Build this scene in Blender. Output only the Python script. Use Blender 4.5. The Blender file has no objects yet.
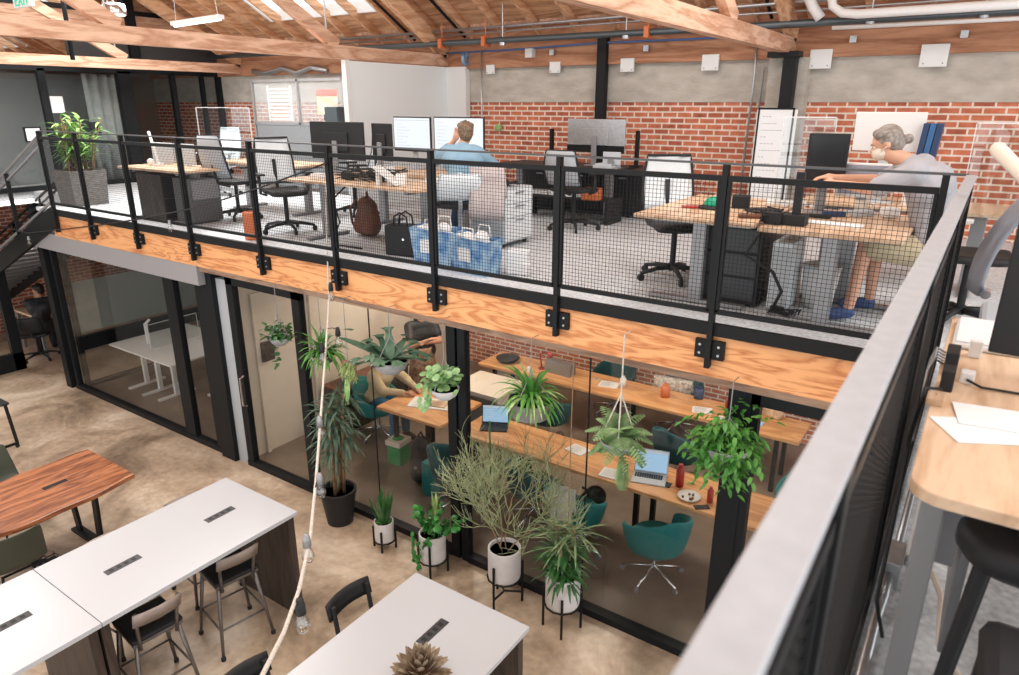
import bpy, math, random
from mathutils import Vector, Matrix, noise
C = bpy.context.scene.collection
SC = bpy.context.scene
R = random.Random(7)
rad = math.radians

# ------------------------------------------------------------------ camera, world, light, exposure
YAW, PITCH, ROLL, FPX = rad(34.25), rad(18.6), rad(0.1), 693.0
CAM = Vector((0, 0, 4.342))
FW = Vector((-math.sin(YAW)*math.cos(PITCH), math.cos(YAW)*math.cos(PITCH), -math.sin(PITCH)))
_r = Vector((math.cos(YAW), math.sin(YAW), 0)); _u = _r.cross(FW)
RT = _r*math.cos(ROLL)+_u*math.sin(ROLL); UP = -_r*math.sin(ROLL)+_u*math.cos(ROLL)
cd = bpy.data.cameras.new('camera'); cam = bpy.data.objects.new('camera', cd); C.objects.link(cam)
m = Matrix.Identity(4)
for i, v in enumerate((RT, UP, -FW)):
    for k in range(3): m[k][i] = v[k]
m.translation = CAM; cam.matrix_world = m
cd.lens = FPX/1019*36; cd.sensor_width = 36; cd.clip_start = .05
cd.dof.use_dof = True; cd.dof.focus_distance = 7.0; cd.dof.aperture_fstop = 4.5
SC.camera = cam

w = bpy.data.worlds.new('world'); SC.world = w; w.use_nodes = True
bg = w.node_tree.nodes['Background']; bg.inputs[0].default_value = (.93, .97, 1, 1); bg.inputs[1].default_value = 2.1
SC.view_settings.view_transform = 'Standard'; SC.view_settings.look = 'None'
SC.view_settings.gamma = 1; SC.view_settings.use_curve_mapping = False; SC.view_settings.exposure = .15
SC.cycles.max_bounces = 8; SC.cycles.transparent_max_bounces = 24; SC.cycles.diffuse_bounces = 4
SC.cycles.glossy_bounces = 3; SC.cycles.sample_clamp_indirect = 4; SC.cycles.caustics_reflective = False; SC.cycles.caustics_refractive = False
SC.cycles.use_denoising = True

def area(name, loc, rot, sx, sy, power, col=(1, 1, 1)):
    l = bpy.data.lights.new(name, 'AREA'); l.shape = 'RECTANGLE'; l.size = sx; l.size_y = sy; l.energy = power; l.color = col
    o = bpy.data.objects.new(name, l); o.location = loc; o.rotation_euler = rot; C.objects.link(o); return o
# daylight below the long skylights, plus added fill where the roof is closed
area('skylight_and_fill', (-9.6, 5.6, 6.9), (rad(-29), 0, 0), 2.2, 4.2, 420, (1, .98, .95))
area('skylight_and_fill', (-4.0, 0.5, 8.6), (rad(0), 0, 0), 6, 3, 330, (1, .97, .93))  # overhead light near the ridge, no skylight opening above it
area('skylight_and_fill', (2.6, 3.2, 8.0), (rad(-20), 0, 0), 3, 3, 170, (1, .97, .94))  # overhead light at the right, below closed roof deck
area('skylight_and_fill', (-2.2, 5.6, 6.9), (rad(-20), rad(35), 0), 2.5, 2.0, 130, (1, .98, .95))  # added fill that brightens the pale partition; no skylight here
area('skylight_and_fill', (-15.5, 3.0, 8.0), (rad(-10), 0, 0), 4, 3, 300, (1, .98, .95))
# ceiling lamps of the rooms under the mezzanine
area('ceiling_lamp', (-2.6, 7.1, 2.5), (0, 0, 0), 3.2, .5, 52, (1, .86, .7))
area('ceiling_lamp', (-5.9, 6.9, 2.5), (0, 0, 0), 1.6, .6, 40, (1, .84, .68))
area('ceiling_lamp', (-9.4, 6.3, 2.5), (0, 0, 0), 1.2, .3, 9, (1, .92, .82))
area('ceiling_lamp', (-13.9, 5.0, 2.8), (0, 0, 0), 1.0, .6, 55, (1, .88, .75))

M = 2.93          # mezzanine floor level
YW = 9.2          # back wall

# ------------------------------------------------------------------ geometry collector
class G:
    def __init__(s): s.v = []; s.f = []; s.T = Matrix.Identity(4)
    def at(s, x=0, y=0, z=0, rz=0, rx=0, ry=0):
        s.T = Matrix.Translation((x, y, z)) @ Matrix.Rotation(rz, 4, 'Z') @ Matrix.Rotation(rx, 4, 'X') @ Matrix.Rotation(ry, 4, 'Y'); return s
    def add(s, vs, fs):
        n = len(s.v); s.v += [tuple(s.T @ Vector(v)) for v in vs]; s.f += [tuple(i+n for i in f) for f in fs]; return s
    def box(s, x0, x1, y0, y1, z0, z1):
        vs = [(x, y, z) for z in (z0, z1) for y in (y0, y1) for x in (x0, x1)]
        return s.add(vs, [(0, 2, 3, 1), (4, 5, 7, 6), (0, 1, 5, 4), (2, 6, 7, 3), (0, 4, 6, 2), (1, 3, 7, 5)])
    def tube(s, pts, r, n=8, cap=True, rr=None):
        pts = [Vector(p) for p in pts]; N = len(pts); rings = []
        t = (pts[1]-pts[0]).normalized(); a = t.orthogonal().normalized()
        for i, p in enumerate(pts):
            t2 = (pts[min(i+1, N-1)]-pts[max(i-1, 0)])
            t2 = t2.normalized() if t2.length > 1e-9 else t
            a = (a - t2*a.dot(t2)); a = a.normalized() if a.length > 1e-6 else t2.orthogonal().normalized()
            b = t2.cross(a); q = rr[i] if rr else r; t = t2
            rings.append([p+(a*math.cos(2*math.pi*k/n)+b*math.sin(2*math.pi*k/n))*q for k in range(n)])
        vs = [v for g in rings for v in g]; fs = []
        for i in range(N-1):
            for k in range(n): fs.append((i*n+k, i*n+(k+1) % n, (i+1)*n+(k+1) % n, (i+1)*n+k))
        if cap: fs += [tuple(range(n))[::-1], tuple((N-1)*n+k for k in range(n))]
        return s.add(vs, fs)
    def cyl(s, p0, p1, r, r1=None, n=14): return s.tube([p0, p1], r, n, rr=[r, r if r1 is None else r1])
    def bar(s, p0, p1, w, h, up=(0, 0, 1)):      # rectangular bar between two points
        p0, p1, up = Vector(p0), Vector(p1), Vector(up); t = (p1-p0).normalized()
        a = t.cross(up)
        if a.length < 1e-4: a = t.cross(Vector((0, 1, 0)))
        a = a.normalized()*w/2; b = a.cross(t).normalized()*h/2
        vs = [p+i*a+j*b for p in (p0, p1) for i, j in ((-1, -1), (1, -1), (1, 1), (-1, 1))]
        return s.add(vs, [(3, 2, 1, 0), (4, 5, 6, 7), (0, 1, 5, 4), (1, 2, 6, 5), (2, 3, 7, 6), (3, 0, 4, 7)])
    def lathe(s, prof, n=24, c=(0, 0, 0)):
        vs = [(c[0]+r*math.cos(2*math.pi*k/n), c[1]+r*math.sin(2*math.pi*k/n), c[2]+z) for r, z in prof for k in range(n)]; fs = []
        for i in range(len(prof)-1):
            for k in range(n): fs.append((i*n+k, i*n+(k+1) % n, (i+1)*n+(k+1) % n, (i+1)*n+k))
        if prof[0][0] > 1e-4: fs.append(tuple(range(n))[::-1])
        if prof[-1][0] > 1e-4: fs.append(tuple((len(prof)-1)*n+k for k in range(n)))
        return s.add(vs, fs)
    def prism(s, poly, z0, z1):
        n = len(poly); vs = [(x, y, z0) for x, y in poly]+[(x, y, z1) for x, y in poly]
        return s.add(vs, [tuple(range(n))[::-1], tuple(range(n, 2*n))]+[(i, (i+1) % n, n+(i+1) % n, n+i) for i in range(n)])
    def sheet(s, grid):
        h, w_ = len(grid), len(grid[0])
        return s.add([p for row in grid for p in row], [(i*w_+k, i*w_+k+1, (i+1)*w_+k+1, (i+1)*w_+k) for i in range(h-1) for k in range(w_-1)])
    def ball(s, c, r, n=10, sc=(1, 1, 1)):
        k = n//2; prof = [(math.sin(math.pi*i/k), -math.cos(math.pi*i/k)) for i in range(k+1)]
        vs = [(c[0]+a*r*sc[0]*math.cos(2*math.pi*j/n), c[1]+a*r*sc[1]*math.sin(2*math.pi*j/n), c[2]+z*r*sc[2]) for a, z in prof for j in range(n)]
        fs = [(i*n+j, i*n+(j+1) % n, (i+1)*n+(j+1) % n, (i+1)*n+j) for i in range(k) for j in range(n)]
        return s.add(vs, fs)
    def cap(s, p0, p1, r0, r1, n=12):          # tapered limb with rounded ends
        p0, p1 = Vector(p0), Vector(p1); t = (p1-p0).normalized(); pts = []; rr = []
        for a in (0, 25, 50, 75): pts.append(p0-t*r0*math.cos(rad(a))); rr.append(max(r0*math.sin(rad(a)), 1e-4))
        for k in range(5): q = k/4; pts.append(p0.lerp(p1, q)); rr.append(r0+(r1-r0)*q)
        for a in (75, 50, 25, 0): pts.append(p1+t*r1*math.cos(rad(a))); rr.append(max(r1*math.sin(rad(a)), 1e-4))
        return s.tube(pts, 0, n, rr=rr)
    def leaf(s, p, d, L, w, droop=1.0, n=5, fold=.0, tip=.12, side=None):   # strap or blade leaf
        p = Vector(p); d = Vector(d).normalized(); sd = side or Vector((-d.y, d.x, 0)); sd = Vector(sd)
        if sd.length < 1e-3: sd = Vector((1, 0, 0))
        sd.normalize(); rows = []; st = L/n
        for i in range(n+1):
            q = i/n; ww = w*(math.sin(math.pi*min(1, .18+q*.82))**.7 if i < n else tip)
            rows.append([p-sd*ww/2, p+Vector((0, 0, -fold*ww)), p+sd*ww/2])
            d = (d+Vector((0, 0, -droop/n))).normalized(); p = p+d*st
        return s.sheet(rows)

def obj(name, g, mat, parent=None, bevel=0, smooth=False, solid=0, sub=0, remesh=0):
    me = bpy.data.meshes.new(name); me.from_pydata(g.v, [], g.f); me.update()
    if mat: me.materials.append(mat)
    o = bpy.data.objects.new(name, me); C.objects.link(o)
    if parent: o.parent = parent
    if smooth or remesh:
        me.polygons.foreach_set('use_smooth', [True]*len(me.polygons))
    if remesh:
        mo = o.modifiers.new('r', 'REMESH'); mo.mode = 'VOXEL'; mo.voxel_size = remesh; mo.use_smooth_shade = True
        mo = o.modifiers.new('s', 'SMOOTH'); mo.factor = .5; mo.iterations = 3
    if solid:
        mo = o.modifiers.new('t', 'SOLIDIFY'); mo.thickness = solid; mo.offset = 0
    if sub:
        mo = o.modifiers.new('u', 'SUBSURF'); mo.levels = sub; mo.render_levels = sub
    if bevel:
        mo = o.modifiers.new('b', 'BEVEL'); mo.width = bevel; mo.segments = 2; mo.limit_method = 'ANGLE'; mo.angle_limit = rad(50)
    return o
def tag(o, label=None, cat=None, group=None, kind=None):
    if label: o['label'] = label
    if cat: o['category'] = cat
    if group: o['group'] = group
    if kind: o['kind'] = kind
    return o
def thing(name, label, cat, loc=(0, 0, 0), rz=0, group=None):
    o = bpy.data.objects.new(name, None); C.objects.link(o); o.location = loc; o.rotation_euler = (0, 0, rz)
    o.empty_display_size = .1
    return tag(o, label, cat, group)
def struct(name, g, mat, parent=None, **k):
    o = obj(name, g, mat, parent, **k)
    if not parent: o['kind'] = 'structure'
    return o
def dup(root, loc=None, rz=None, label=None, group=None, scale=None):
    r = root.copy(); C.objects.link(r)
    if loc is not None: r.location = loc
    if rz is not None: r.rotation_euler = (0, 0, rz)
    if label: r['label'] = label
    if group: r['group'] = group
    if scale: r.scale = (scale,)*3
    for ch in list(root.children):
        c = ch.copy(); C.objects.link(c); c.parent = r
        for g in ch.children:
            d = g.copy(); C.objects.link(d); d.parent = c
    return r

# ------------------------------------------------------------------ materials
def mat(name, col, rough=.5, metal=0, var=0, vs=8, bump=0, bs=60, emit=None, es=1, alpha=None, coat=0, col2=None, stretch=None, detail=4):
    m = bpy.data.materials.new(name); m.use_nodes = True; nt = m.node_tree; b = nt.nodes['Principled BSDF']
    b.inputs['Base Color'].default_value = (*col, 1); b.inputs['Roughness'].default_value = rough; b.inputs['Metallic'].default_value = metal
    if coat: b.inputs['Coat Weight'].default_value = coat; b.inputs['Coat Roughness'].default_value = .12
    tc = nt.nodes.new('ShaderNodeTexCoord'); mp = nt.nodes.new('ShaderNodeMapping'); nt.links.new(tc.outputs['Object'], mp.inputs[0])
    if stretch: mp.inputs['Scale'].default_value = stretch
    if var or col2:
        n = nt.nodes.new('ShaderNodeTexNoise'); n.inputs['Scale'].default_value = vs; n.inputs['Detail'].default_value = detail
        nt.links.new(mp.outputs[0], n.inputs['Vector']); cr = nt.nodes.new('ShaderNodeValToRGB')
        a = col; c2 = col2 or tuple(min(1, c*(1+var)) for c in col)
        if not col2: a = tuple(c*(1-var) for c in col)
        cr.color_ramp.elements[0].position = .32; cr.color_ramp.elements[1].position = .68
        cr.color_ramp.elements[0].color = (*a, 1); cr.color_ramp.elements[1].color = (*c2, 1)
        nt.links.new(n.outputs['Fac'], cr.inputs[0]); nt.links.new(cr.outputs[0], b.inputs['Base Color'])
    if bump:
        n = nt.nodes.new('ShaderNodeTexNoise'); n.inputs['Scale'].default_value = bs; nt.links.new(mp.outputs[0], n.inputs['Vector'])
        bu = nt.nodes.new('ShaderNodeBump'); bu.inputs['Strength'].default_value = bump; bu.inputs['Distance'].default_value = .01
        nt.links.new(n.outputs['Fac'], bu.inputs['Height']); nt.links.new(bu.outputs[0], b.inputs['Normal'])
    if emit: b.inputs['Emission Color'].default_value = (*emit, 1); b.inputs['Emission Strength'].default_value = es
    return m
def wood(name, dark, light, axis='X', scale=1.0, rough=.45, coat=0, ring=6, k=9, hi=.72):
    m = bpy.data.materials.new(name); m.use_nodes = True; nt = m.node_tree; b = nt.nodes['Principled BSDF']; N = nt.nodes.new; L = nt.links.new
    tc = N('ShaderNodeTexCoord'); mp = N('ShaderNodeMapping'); L(tc.outputs['Object'], mp.inputs[0])
    s = {'X': (.14, 1, 1), 'Y': (1, .14, 1), 'Z': (1, 1, .14)}[axis]; mp.inputs['Scale'].default_value = tuple(q*scale for q in s)
    n1 = N('ShaderNodeTexNoise'); n1.inputs['Scale'].default_value = ring; n1.inputs['Detail'].default_value = 3; n1.inputs['Distortion'].default_value = .6
    L(mp.outputs[0], n1.inputs['Vector'])
    ma = N('ShaderNodeMath'); ma.operation = 'MULTIPLY'; ma.inputs[1].default_value = k; L(n1.outputs['Fac'], ma.inputs[0])
    fr = N('ShaderNodeMath'); fr.operation = 'PINGPONG'; fr.inputs[1].default_value = 1; L(ma.outputs[0], fr.inputs[0])
    n2 = N('ShaderNodeTexNoise'); n2.inputs['Scale'].default_value = 70; n2.inputs['Detail'].default_value = 5; L(mp.outputs[0], n2.inputs['Vector'])
    mx = N('ShaderNodeMath'); mx.operation = 'MULTIPLY_ADD'; mx.inputs[1].default_value = .55; L(n2.outputs['Fac'], mx.inputs[0])
    h = N('ShaderNodeMath'); h.operation = 'MULTIPLY'; h.inputs[1].default_value = .5; L(fr.outputs[0], h.inputs[0]); L(h.outputs[0], mx.inputs[2])
    cr = N('ShaderNodeValToRGB'); cr.color_ramp.elements[0].position = .18; cr.color_ramp.elements[1].position = hi
    cr.color_ramp.elements[0].color = (*dark, 1); cr.color_ramp.elements[1].color = (*light, 1)
    L(mx.outputs[0], cr.inputs[0]); L(cr.outputs[0], b.inputs['Base Color'])
    b.inputs['Roughness'].default_value = rough
    if coat: b.inputs['Coat Weight'].default_value = coat; b.inputs['Coat Roughness'].default_value = .15
    return m
def brick(name, plane='XZ', c1=(.60, .19, .10), c2=(.34, .085, .05), mort=(.78, .66, .56), w=.205, h=.072, concrete_above=None):
    m = bpy.data.materials.new(name); m.use_nodes = True; nt = m.node_tree; b = nt.nodes['Principled BSDF']; N = nt.nodes.new; L = nt.links.new
    tc = N('ShaderNodeTexCoord'); sp = N('ShaderNodeSeparateXYZ'); L(tc.outputs['Object'], sp.inputs[0]); cb = N('ShaderNodeCombineXYZ')
    L(sp.outputs['X' if plane[0] == 'X' else 'Y'], cb.inputs[0]); L(sp.outputs['Z'], cb.inputs[1])
    br = N('ShaderNodeTexBrick'); L(cb.outputs[0], br.inputs['Vector']); br.inputs['Scale'].default_value = 1
    br.inputs['Brick Width'].default_value = w; br.inputs['Row Height'].default_value = h; br.inputs['Mortar Size'].default_value = .0125
    br.inputs['Mortar Smooth'].default_value = .4; br.inputs['Color1'].default_value = (*c1, 1); br.inputs['Color2'].default_value = (*c2, 1)
    br.inputs['Mortar'].default_value = (*mort, 1); br.inputs['Bias'].default_value = -.2
    n = N('ShaderNodeTexNoise'); n.inputs['Scale'].default_value = 9; n.inputs['Detail'].default_value = 5; L(cb.outputs[0], n.inputs['Vector'])
    mx = N('ShaderNodeMix'); mx.data_type = 'RGBA'; mx.blend_type = 'OVERLAY'; mx.inputs[0].default_value = .7
    L(br.outputs['Color'], mx.inputs[6]); L(n.outputs['Fac'], mx.inputs[7])
    L(mx.outputs[2], b.inputs['Base Color']); b.inputs['Roughness'].default_value = .9
    bu = N('ShaderNodeBump'); bu.inputs['Strength'].default_value = .5; bu.inputs['Distance'].default_value = .008; bu.invert = True
    L(br.outputs['Fac'], bu.inputs['Height']); L(bu.outputs[0], b.inputs['Normal'])
    return m
def floormat():
    m = bpy.data.materials.new('stained_concrete'); m.use_nodes = True; nt = m.node_tree; b = nt.nodes['Principled BSDF']; N = nt.nodes.new; L = nt.links.new
    tc = N('ShaderNodeTexCoord'); n = N('ShaderNodeTexNoise'); n.inputs['Scale'].default_value = .9; n.inputs['Detail'].default_value = 10; n.inputs['Roughness'].default_value = .62; n.inputs['Distortion'].default_value = .8
    L(tc.outputs['Object'], n.inputs['Vector']); cr = N('ShaderNodeValToRGB'); e = cr.color_ramp.elements
    e[0].position = .34; e[0].color = (.20, .145, .10, 1); e[1].position = .66; e[1].color = (.72, .60, .47, 1)
    e2 = cr.color_ramp.elements.new(.5); e2.color = (.48, .365, .26, 1)
    L(n.outputs['Fac'], cr.inputs[0]); n2 = N('ShaderNodeTexNoise'); n2.inputs['Scale'].default_value = 14; n2.inputs['Detail'].default_value = 6; L(tc.outputs['Object'], n2.inputs['Vector'])
    mx = N('ShaderNodeMix'); mx.data_type = 'RGBA'; mx.blend_type = 'OVERLAY'; mx.inputs[0].default_value = .35; L(cr.outputs[0], mx.inputs[6]); L(n2.outputs['Fac'], mx.inputs[7])
    L(mx.outputs[2], b.inputs['Base Color']); b.inputs['Roughness'].default_value = .28
    return m
def glassmat(name, tint=(.96, .98, .97), refl=1.0, base=.02, rough=.0):
    m = bpy.data.materials.new(name); m.use_nodes = True; nt = m.node_tree; nt.nodes.clear(); N = nt.nodes.new; L = nt.links.new
    o = N('ShaderNodeOutputMaterial'); t = N('ShaderNodeBsdfTransparent'); t.inputs[0].default_value = (*tint, 1)
    g = N('ShaderNodeBsdfGlossy'); g.inputs['Roughness'].default_value = rough; fr = N('ShaderNodeFresnel'); ge = N('ShaderNodeNewGeometry'); io = N('ShaderNodeMath'); io.operation = 'MULTIPLY_ADD'; io.inputs[1].default_value = 1/1.5-1.5; io.inputs[2].default_value = 1.5
    L(ge.outputs['Backfacing'], io.inputs[0]); L(io.outputs[0], fr.inputs[0])
    ma = N('ShaderNodeMath'); ma.operation = 'MULTIPLY_ADD'; ma.inputs[1].default_value = refl; ma.inputs[2].default_value = base; ma.use_clamp = True
    L(fr.outputs[0], ma.inputs[0]); mx = N('ShaderNodeMixShader'); L(ma.outputs[0], mx.inputs[0]); L(t.outputs[0], mx.inputs[1]); L(g.outputs[0], mx.inputs[2]); L(mx.outputs[0], o.inputs[0])
    return m
def frosted(name, col, mixf):
    m = bpy.data.materials.new(name); m.use_nodes = True; nt = m.node_tree; nt.nodes.clear(); N = nt.nodes.new; L = nt.links.new
    o = N('ShaderNodeOutputMaterial'); t = N('ShaderNodeBsdfTransparent'); d = N('ShaderNodeBsdfDiffuse'); d.inputs[0].default_value = (*col, 1)
    mx = N('ShaderNodeMixShader'); mx.inputs[0].default_value = mixf; L(t.outputs[0], mx.inputs[1]); L(d.outputs[0], mx.inputs[2]); L(mx.outputs[0], o.inputs[0]); return m

K = {}
K['floor'] = floormat()
K['carpet'] = mat('carpet', (.60, .63, .66), .95, var=.22, vs=40, bump=.3, bs=200)
K['brick'] = brick('red_brick')
K['brickY'] = brick('red_brick_side', 'YZ')
K['concrete'] = mat('board_concrete', (.42, .38, .33), .9, col2=(.56, .52, .46), vs=4, bump=.9, bs=24, detail=12, stretch=(1, 1, 2))
K['deck'] = wood('roof_boards', (.34, .15, .07), (.66, .38, .21), 'X', 1, .8, ring=4)
K['rafter'] = wood('rafter_wood', (.48, .22, .10), (.74, .46, .28), 'Y', 1, .7)
K['truss'] = wood('truss_wood', (.42, .20, .11), (.72, .47, .33), 'Y', 1, .6)
K['header'] = wood('header_wood', (.30, .12, .06), (.50, .25, .14), 'X', .8, .75)
K['ply'] = wood('plywood', (.50, .155, .04), (.84, .42, .18), 'X', 1.6, .5, ring=3, k=20, hi=.62)
K['brownbeam'] = wood('weathered_beam', (.20, .12, .08), (.40, .27, .19), 'X', 1, .8)
K['oak'] = wood('oak_top', (.50, .31, .18), (.76, .55, .38), 'Y', 1, .4)
K['oakX'] = wood('oak_top_long', (.50, .22, .09), (.78, .42, .19), 'X', 1, .35)
K['walnut'] = wood('live_edge_walnut', (.12, .03, .012), (.44, .17, .07), 'Y', 1, .3, coat=.3)
K['darkpanel'] = wood('dark_panel', (.022, .016, .013), (.065, .046, .036), 'Z', 1, .5)
K['black'] = mat('black_metal', (.009, .010, .011), .5, .1)
K['blackp'] = mat('black_plastic', (.022, .023, .025), .5)
K['frame'] = mat('dark_frame', (.007, .009, .011), .5, .0)
K['railtop'] = mat('handrail_metal', (.36, .38, .41), .45, .1, var=.06, vs=30)
K['steel'] = mat('galvanised', (.48, .49, .50), .35, .85, var=.1, vs=30)
K['chrome'] = mat('chrome', (.75, .76, .78), .18, 1)
K['white'] = mat('white_paint', (.78, .78, .77), .5)
K['whitetop'] = mat('white_laminate', (.50, .52, .55), .28, coat=.15)
K['cream'] = mat('cream_wall', (.72, .64, .54), .8, var=.04, vs=2)
K['panel'] = mat('pale_panel', (.80, .84, .85), .4)
K['greymetal'] = mat('grey_leg', (.30, .30, .31), .4, .5)
K['lightgrey'] = mat('light_grey', (.50, .54, .57), .5)
K['mesh'] = mat('grey_chair_mesh', (.40, .43, .46), .8, var=.15, vs=150)
K['palechair'] = mat('pale_chair_mesh', (.72, .77, .80), .6, var=.05, vs=120)
K['felt'] = mat('grey_felt', (.20, .21, .22), .95, var=.1, vs=60)
K['teal'] = mat('teal_fabric', (.01, .17, .17), .75, var=.15, vs=60)
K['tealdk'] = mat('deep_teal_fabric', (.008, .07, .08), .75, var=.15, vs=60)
K['green'] = mat('leaf_green', (.045, .20, .03), .4, col2=(.13, .36, .07), vs=9)
K['greend'] = mat('dark_leaf', (.018, .085, .028), .35, col2=(.06, .2, .05), vs=9)
K['greeny'] = mat('yellow_green_leaf', (.25, .40, .10), .5, col2=(.5, .6, .25), vs=12)
K['greenp'] = mat('pale_striped_leaf', (.11, .32, .05), .4, col2=(.52, .66, .30), vs=26)
K['twig'] = mat('pale_green_twig', (.20, .26, .12), .6, col2=(.42, .44, .25), vs=12)
K['bark'] = mat('brown_stem', (.20, .12, .06), .8, col2=(.34, .22, .12), vs=20)
K['soil'] = mat('soil', (.05, .032, .02), .95, bump=.8, bs=60)
K['pot'] = mat('white_ceramic', (.72, .71, .72), .5, var=.06, vs=10)
K['potgrey'] = mat('grey_cement', (.42, .42, .43), .65, var=.15, vs=14)
K['paper'] = mat('paper', (.82, .83, .84), .7)
K['navy'] = mat('navy', (.02, .045, .12), .6)
K['red'] = mat('red_plastic', (.38, .03, .025), .4)
K['orange'] = mat('orange_plastic', (.62, .16, .05), .45)
K['greenbin'] = mat('green_bin', (.03, .30, .10), .45)
K['blue'] = mat('blue_bag', (.015, .15, .45), .4, col2=(.42, .62, .76), vs=9)
K['leather'] = mat('brown_leather', (.16, .06, .03), .6, var=.25, vs=12)
K['skin'] = mat('skin', (.62, .34, .23), .55, var=.05, vs=12)
K['skind'] = mat('tan_skin', (.48, .24, .15), .55, var=.05, vs=12)
K['hairgrey'] = mat('grey_hair', (.13, .10, .085), .55, col2=(.34, .30, .26), vs=30, stretch=(4, .5, 1))
K['hairbrown'] = mat('brown_hair', (.07, .04, .022), .6, col2=(.24, .16, .10), vs=60)
K['hairdark'] = mat('black_hair', (.012, .01, .01), .5)
K['screen'] = mat('lit_screen', (.02, .02, .02), .3, emit=(.86, .92, .96), es=.95)
K['screenb'] = mat('blue_lit_screen', (.02, .02, .02), .3, emit=(.42, .66, .9), es=.8)
K['hatch'] = mat('hatch_grey', (.05, .05, .055), .45, .2)
K['lilac'] = mat('lilac_grey_screen', (.30, .31, .38), .25)
K['bulb'] = glassmat('clear_bulb', (.9, .9, .88), 1.6, .06)
K['glass'] = glassmat('wall_glass', (.92, .925, .92), .6, .0)
K['acrylic'] = glassmat('acrylic', (.93, .95, .95), .8, .02)
K['acrylicedge'] = frosted('acrylic_edge', (.85, .88, .88), .65)
K['poly'] = frosted('ribbed_polycarbonate', (.6, .62, .62), .25)
K['film'] = frosted('frosted_film', (.26, .28, .26), .86)
K['rope'] = mat('rope', (.60, .56, .50), .8, var=.2, vs=60)
K['curtain'] = mat('grey_curtain', (.30, .34, .34), .9, var=.1, vs=10)
K['darkwall'] = mat('dark_wall', (.045, .045, .045), .85)
K['greywall'] = mat('grey_wall', (.16, .17, .17), .85)
K['olive'] = mat('olive_shell', (.055, .065, .045), .5)
K['stool'] = mat('bronze_metal', (.17, .155, .145), .35, .6, var=.2, vs=20)

for k_ in ('black', 'frame', 'blackp'): K[k_].node_tree.nodes['Principled BSDF'].inputs['Specular IOR Level'].default_value = .25
def W(n): return mat(n[0], n[1], .8, var=.1, vs=30)

# ------------------------------------------------------------------ SETTING
struct('floor', G().box(-24, 3, -5, YW, -.2, 0), K['floor'])
struct('floor_mezzanine', G().box(-13.6, 3.5, 5.34, YW, M-.2, M).box(-10.68, 3.5, 4.47, 5.34, M-.2, M).box(-11.3, -10.68, 4.47, 5.34, M-.05, M).box(-.07, 3.5, -4, 4.47, M-.2, M), K['carpet'])
struct('wall_back', G().box(-24, 4, YW, YW+.3, 0, 4.37), K['brick'])
struct('trim_1', G().box(-24, 4, YW-.02, YW+.3, 4.37, 4.86), K['concrete'])
struct('trim_2', G().box(-24, 4, YW-.10, YW+.3, 4.86, 5.13), K['header'])
struct('trim_3', G().box(-24, 4, YW-.05, YW+.3, 5.13, 5.42), K['header'])
# ground floor inner walls
struct('wall_1', G().box(-7.42, -7.22, 4.75, YW, 0, 2.73), K['cream'])
g = G().box(-7.21, -7.18, 4.95, 5.0, 0, 2.1).box(-7.21, -7.18, 5.82, 5.87, 0, 2.1).box(-7.21, -7.18, 4.95, 5.87, 2.1, 2.15)
struct('trim_4', g, K['cream'])
struct('wall_2', G().box(-11.5, -7.42, 8.0, 8.1, 0, 2.73), K['darkwall'])
struct('wall_left', G().box(-24.2, -24, -5, YW, 0, 9.5), K['greywall'])
struct('wall_3', G().box(-15.9, -15.7, 4.2, YW, 0, 2.73), K['brickY'])
struct('floor_rooms', G().box(-11.6, 3, 4.70, YW, -.05, .004), mat('shade_toned_concrete', (.14, .105, .08), .4, col2=(.26, .205, .16), vs=1.5, detail=8))  # same concrete in a darker colour, imitating the dim light of the rooms
# roof
SL = .554; Z0 = 5.39
def roofz(y): return Z0+(YW-y)*SL
g = G(); RID = 1.2
def deckq(x0, x1, y0, y1):
    z0, z1 = roofz(y0), roofz(y1)
    g.add([(x0, y0, z0), (x1, y0, z0), (x1, y1, z1), (x0, y1, z1), (x0, y0, z0+.12), (x1, y0, z0+.12), (x1, y1, z1+.12), (x0, y1, z1+.12)],
          [(3, 2, 1, 0), (4, 5, 6, 7), (0, 1, 5, 4), (1, 2, 6, 5), (2, 3, 7, 6), (3, 0, 4, 7)])
SKY = [(-10.85, -8.3, 8.57), (-17.4, -14.9, 8.3), (-22.4, -20.2, 8.6)]
deckq(-24, 4, 8.6, YW+.3)
xs = -24
for x0, x1, ye in sorted(SKY):
    deckq(xs, x0, RID, 8.6); deckq(x0, x1, RID, 2.4); deckq(x0, x1, ye, 8.6); xs = x1
deckq(xs, 4, RID, 8.6)
zr = roofz(RID)
g.add([(-24, RID, zr), (4, RID, zr), (4, -5, zr-6.2*SL), (-24, -5, zr-6.2*SL), (-24, RID, zr+.12), (4, RID, zr+.12), (4, -5, zr-6.2*SL+.12), (-24, -5, zr-6.2*SL+.12)], [(0, 1, 2, 3), (4, 7, 6, 5), (0, 4, 5, 1), (2, 6, 7, 3)])
struct('ceiling', g, K['deck'])
n = 0; x = -23.4
while x < 3.5:
    g = G(); g.bar((x, YW, roofz(YW)-.07), (x, RID, zr-.07), .045, .14)
    struct('ceiling_rafter', g, K['rafter']); x += .61
for x0, x1, ye in SKY:
    g = G()
    for xx in (x0, x1): g.bar((xx, 8.6, roofz(8.6)+.05), (xx, 2.4, roofz(2.4)+.05), .05, .18)
    g.bar((x0, ye, roofz(ye)+.05), (x1, ye, roofz(ye)+.05), .05, .18).bar((x0, 2.4, roofz(2.4)+.05), (x1, 2.4, roofz(2.4)+.05), .05, .18)
    q = x0+.61
    while q < x1-.1: g.bar((q, ye, roofz(ye)+.1), (q, 2.4, roofz(2.4)+.1), .03, .05); q += .61
    struct('window_1' if x0 == SKY[0][0] else 'window_2' if x0 == SKY[1][0] else 'window_3', g, K['white'])
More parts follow.
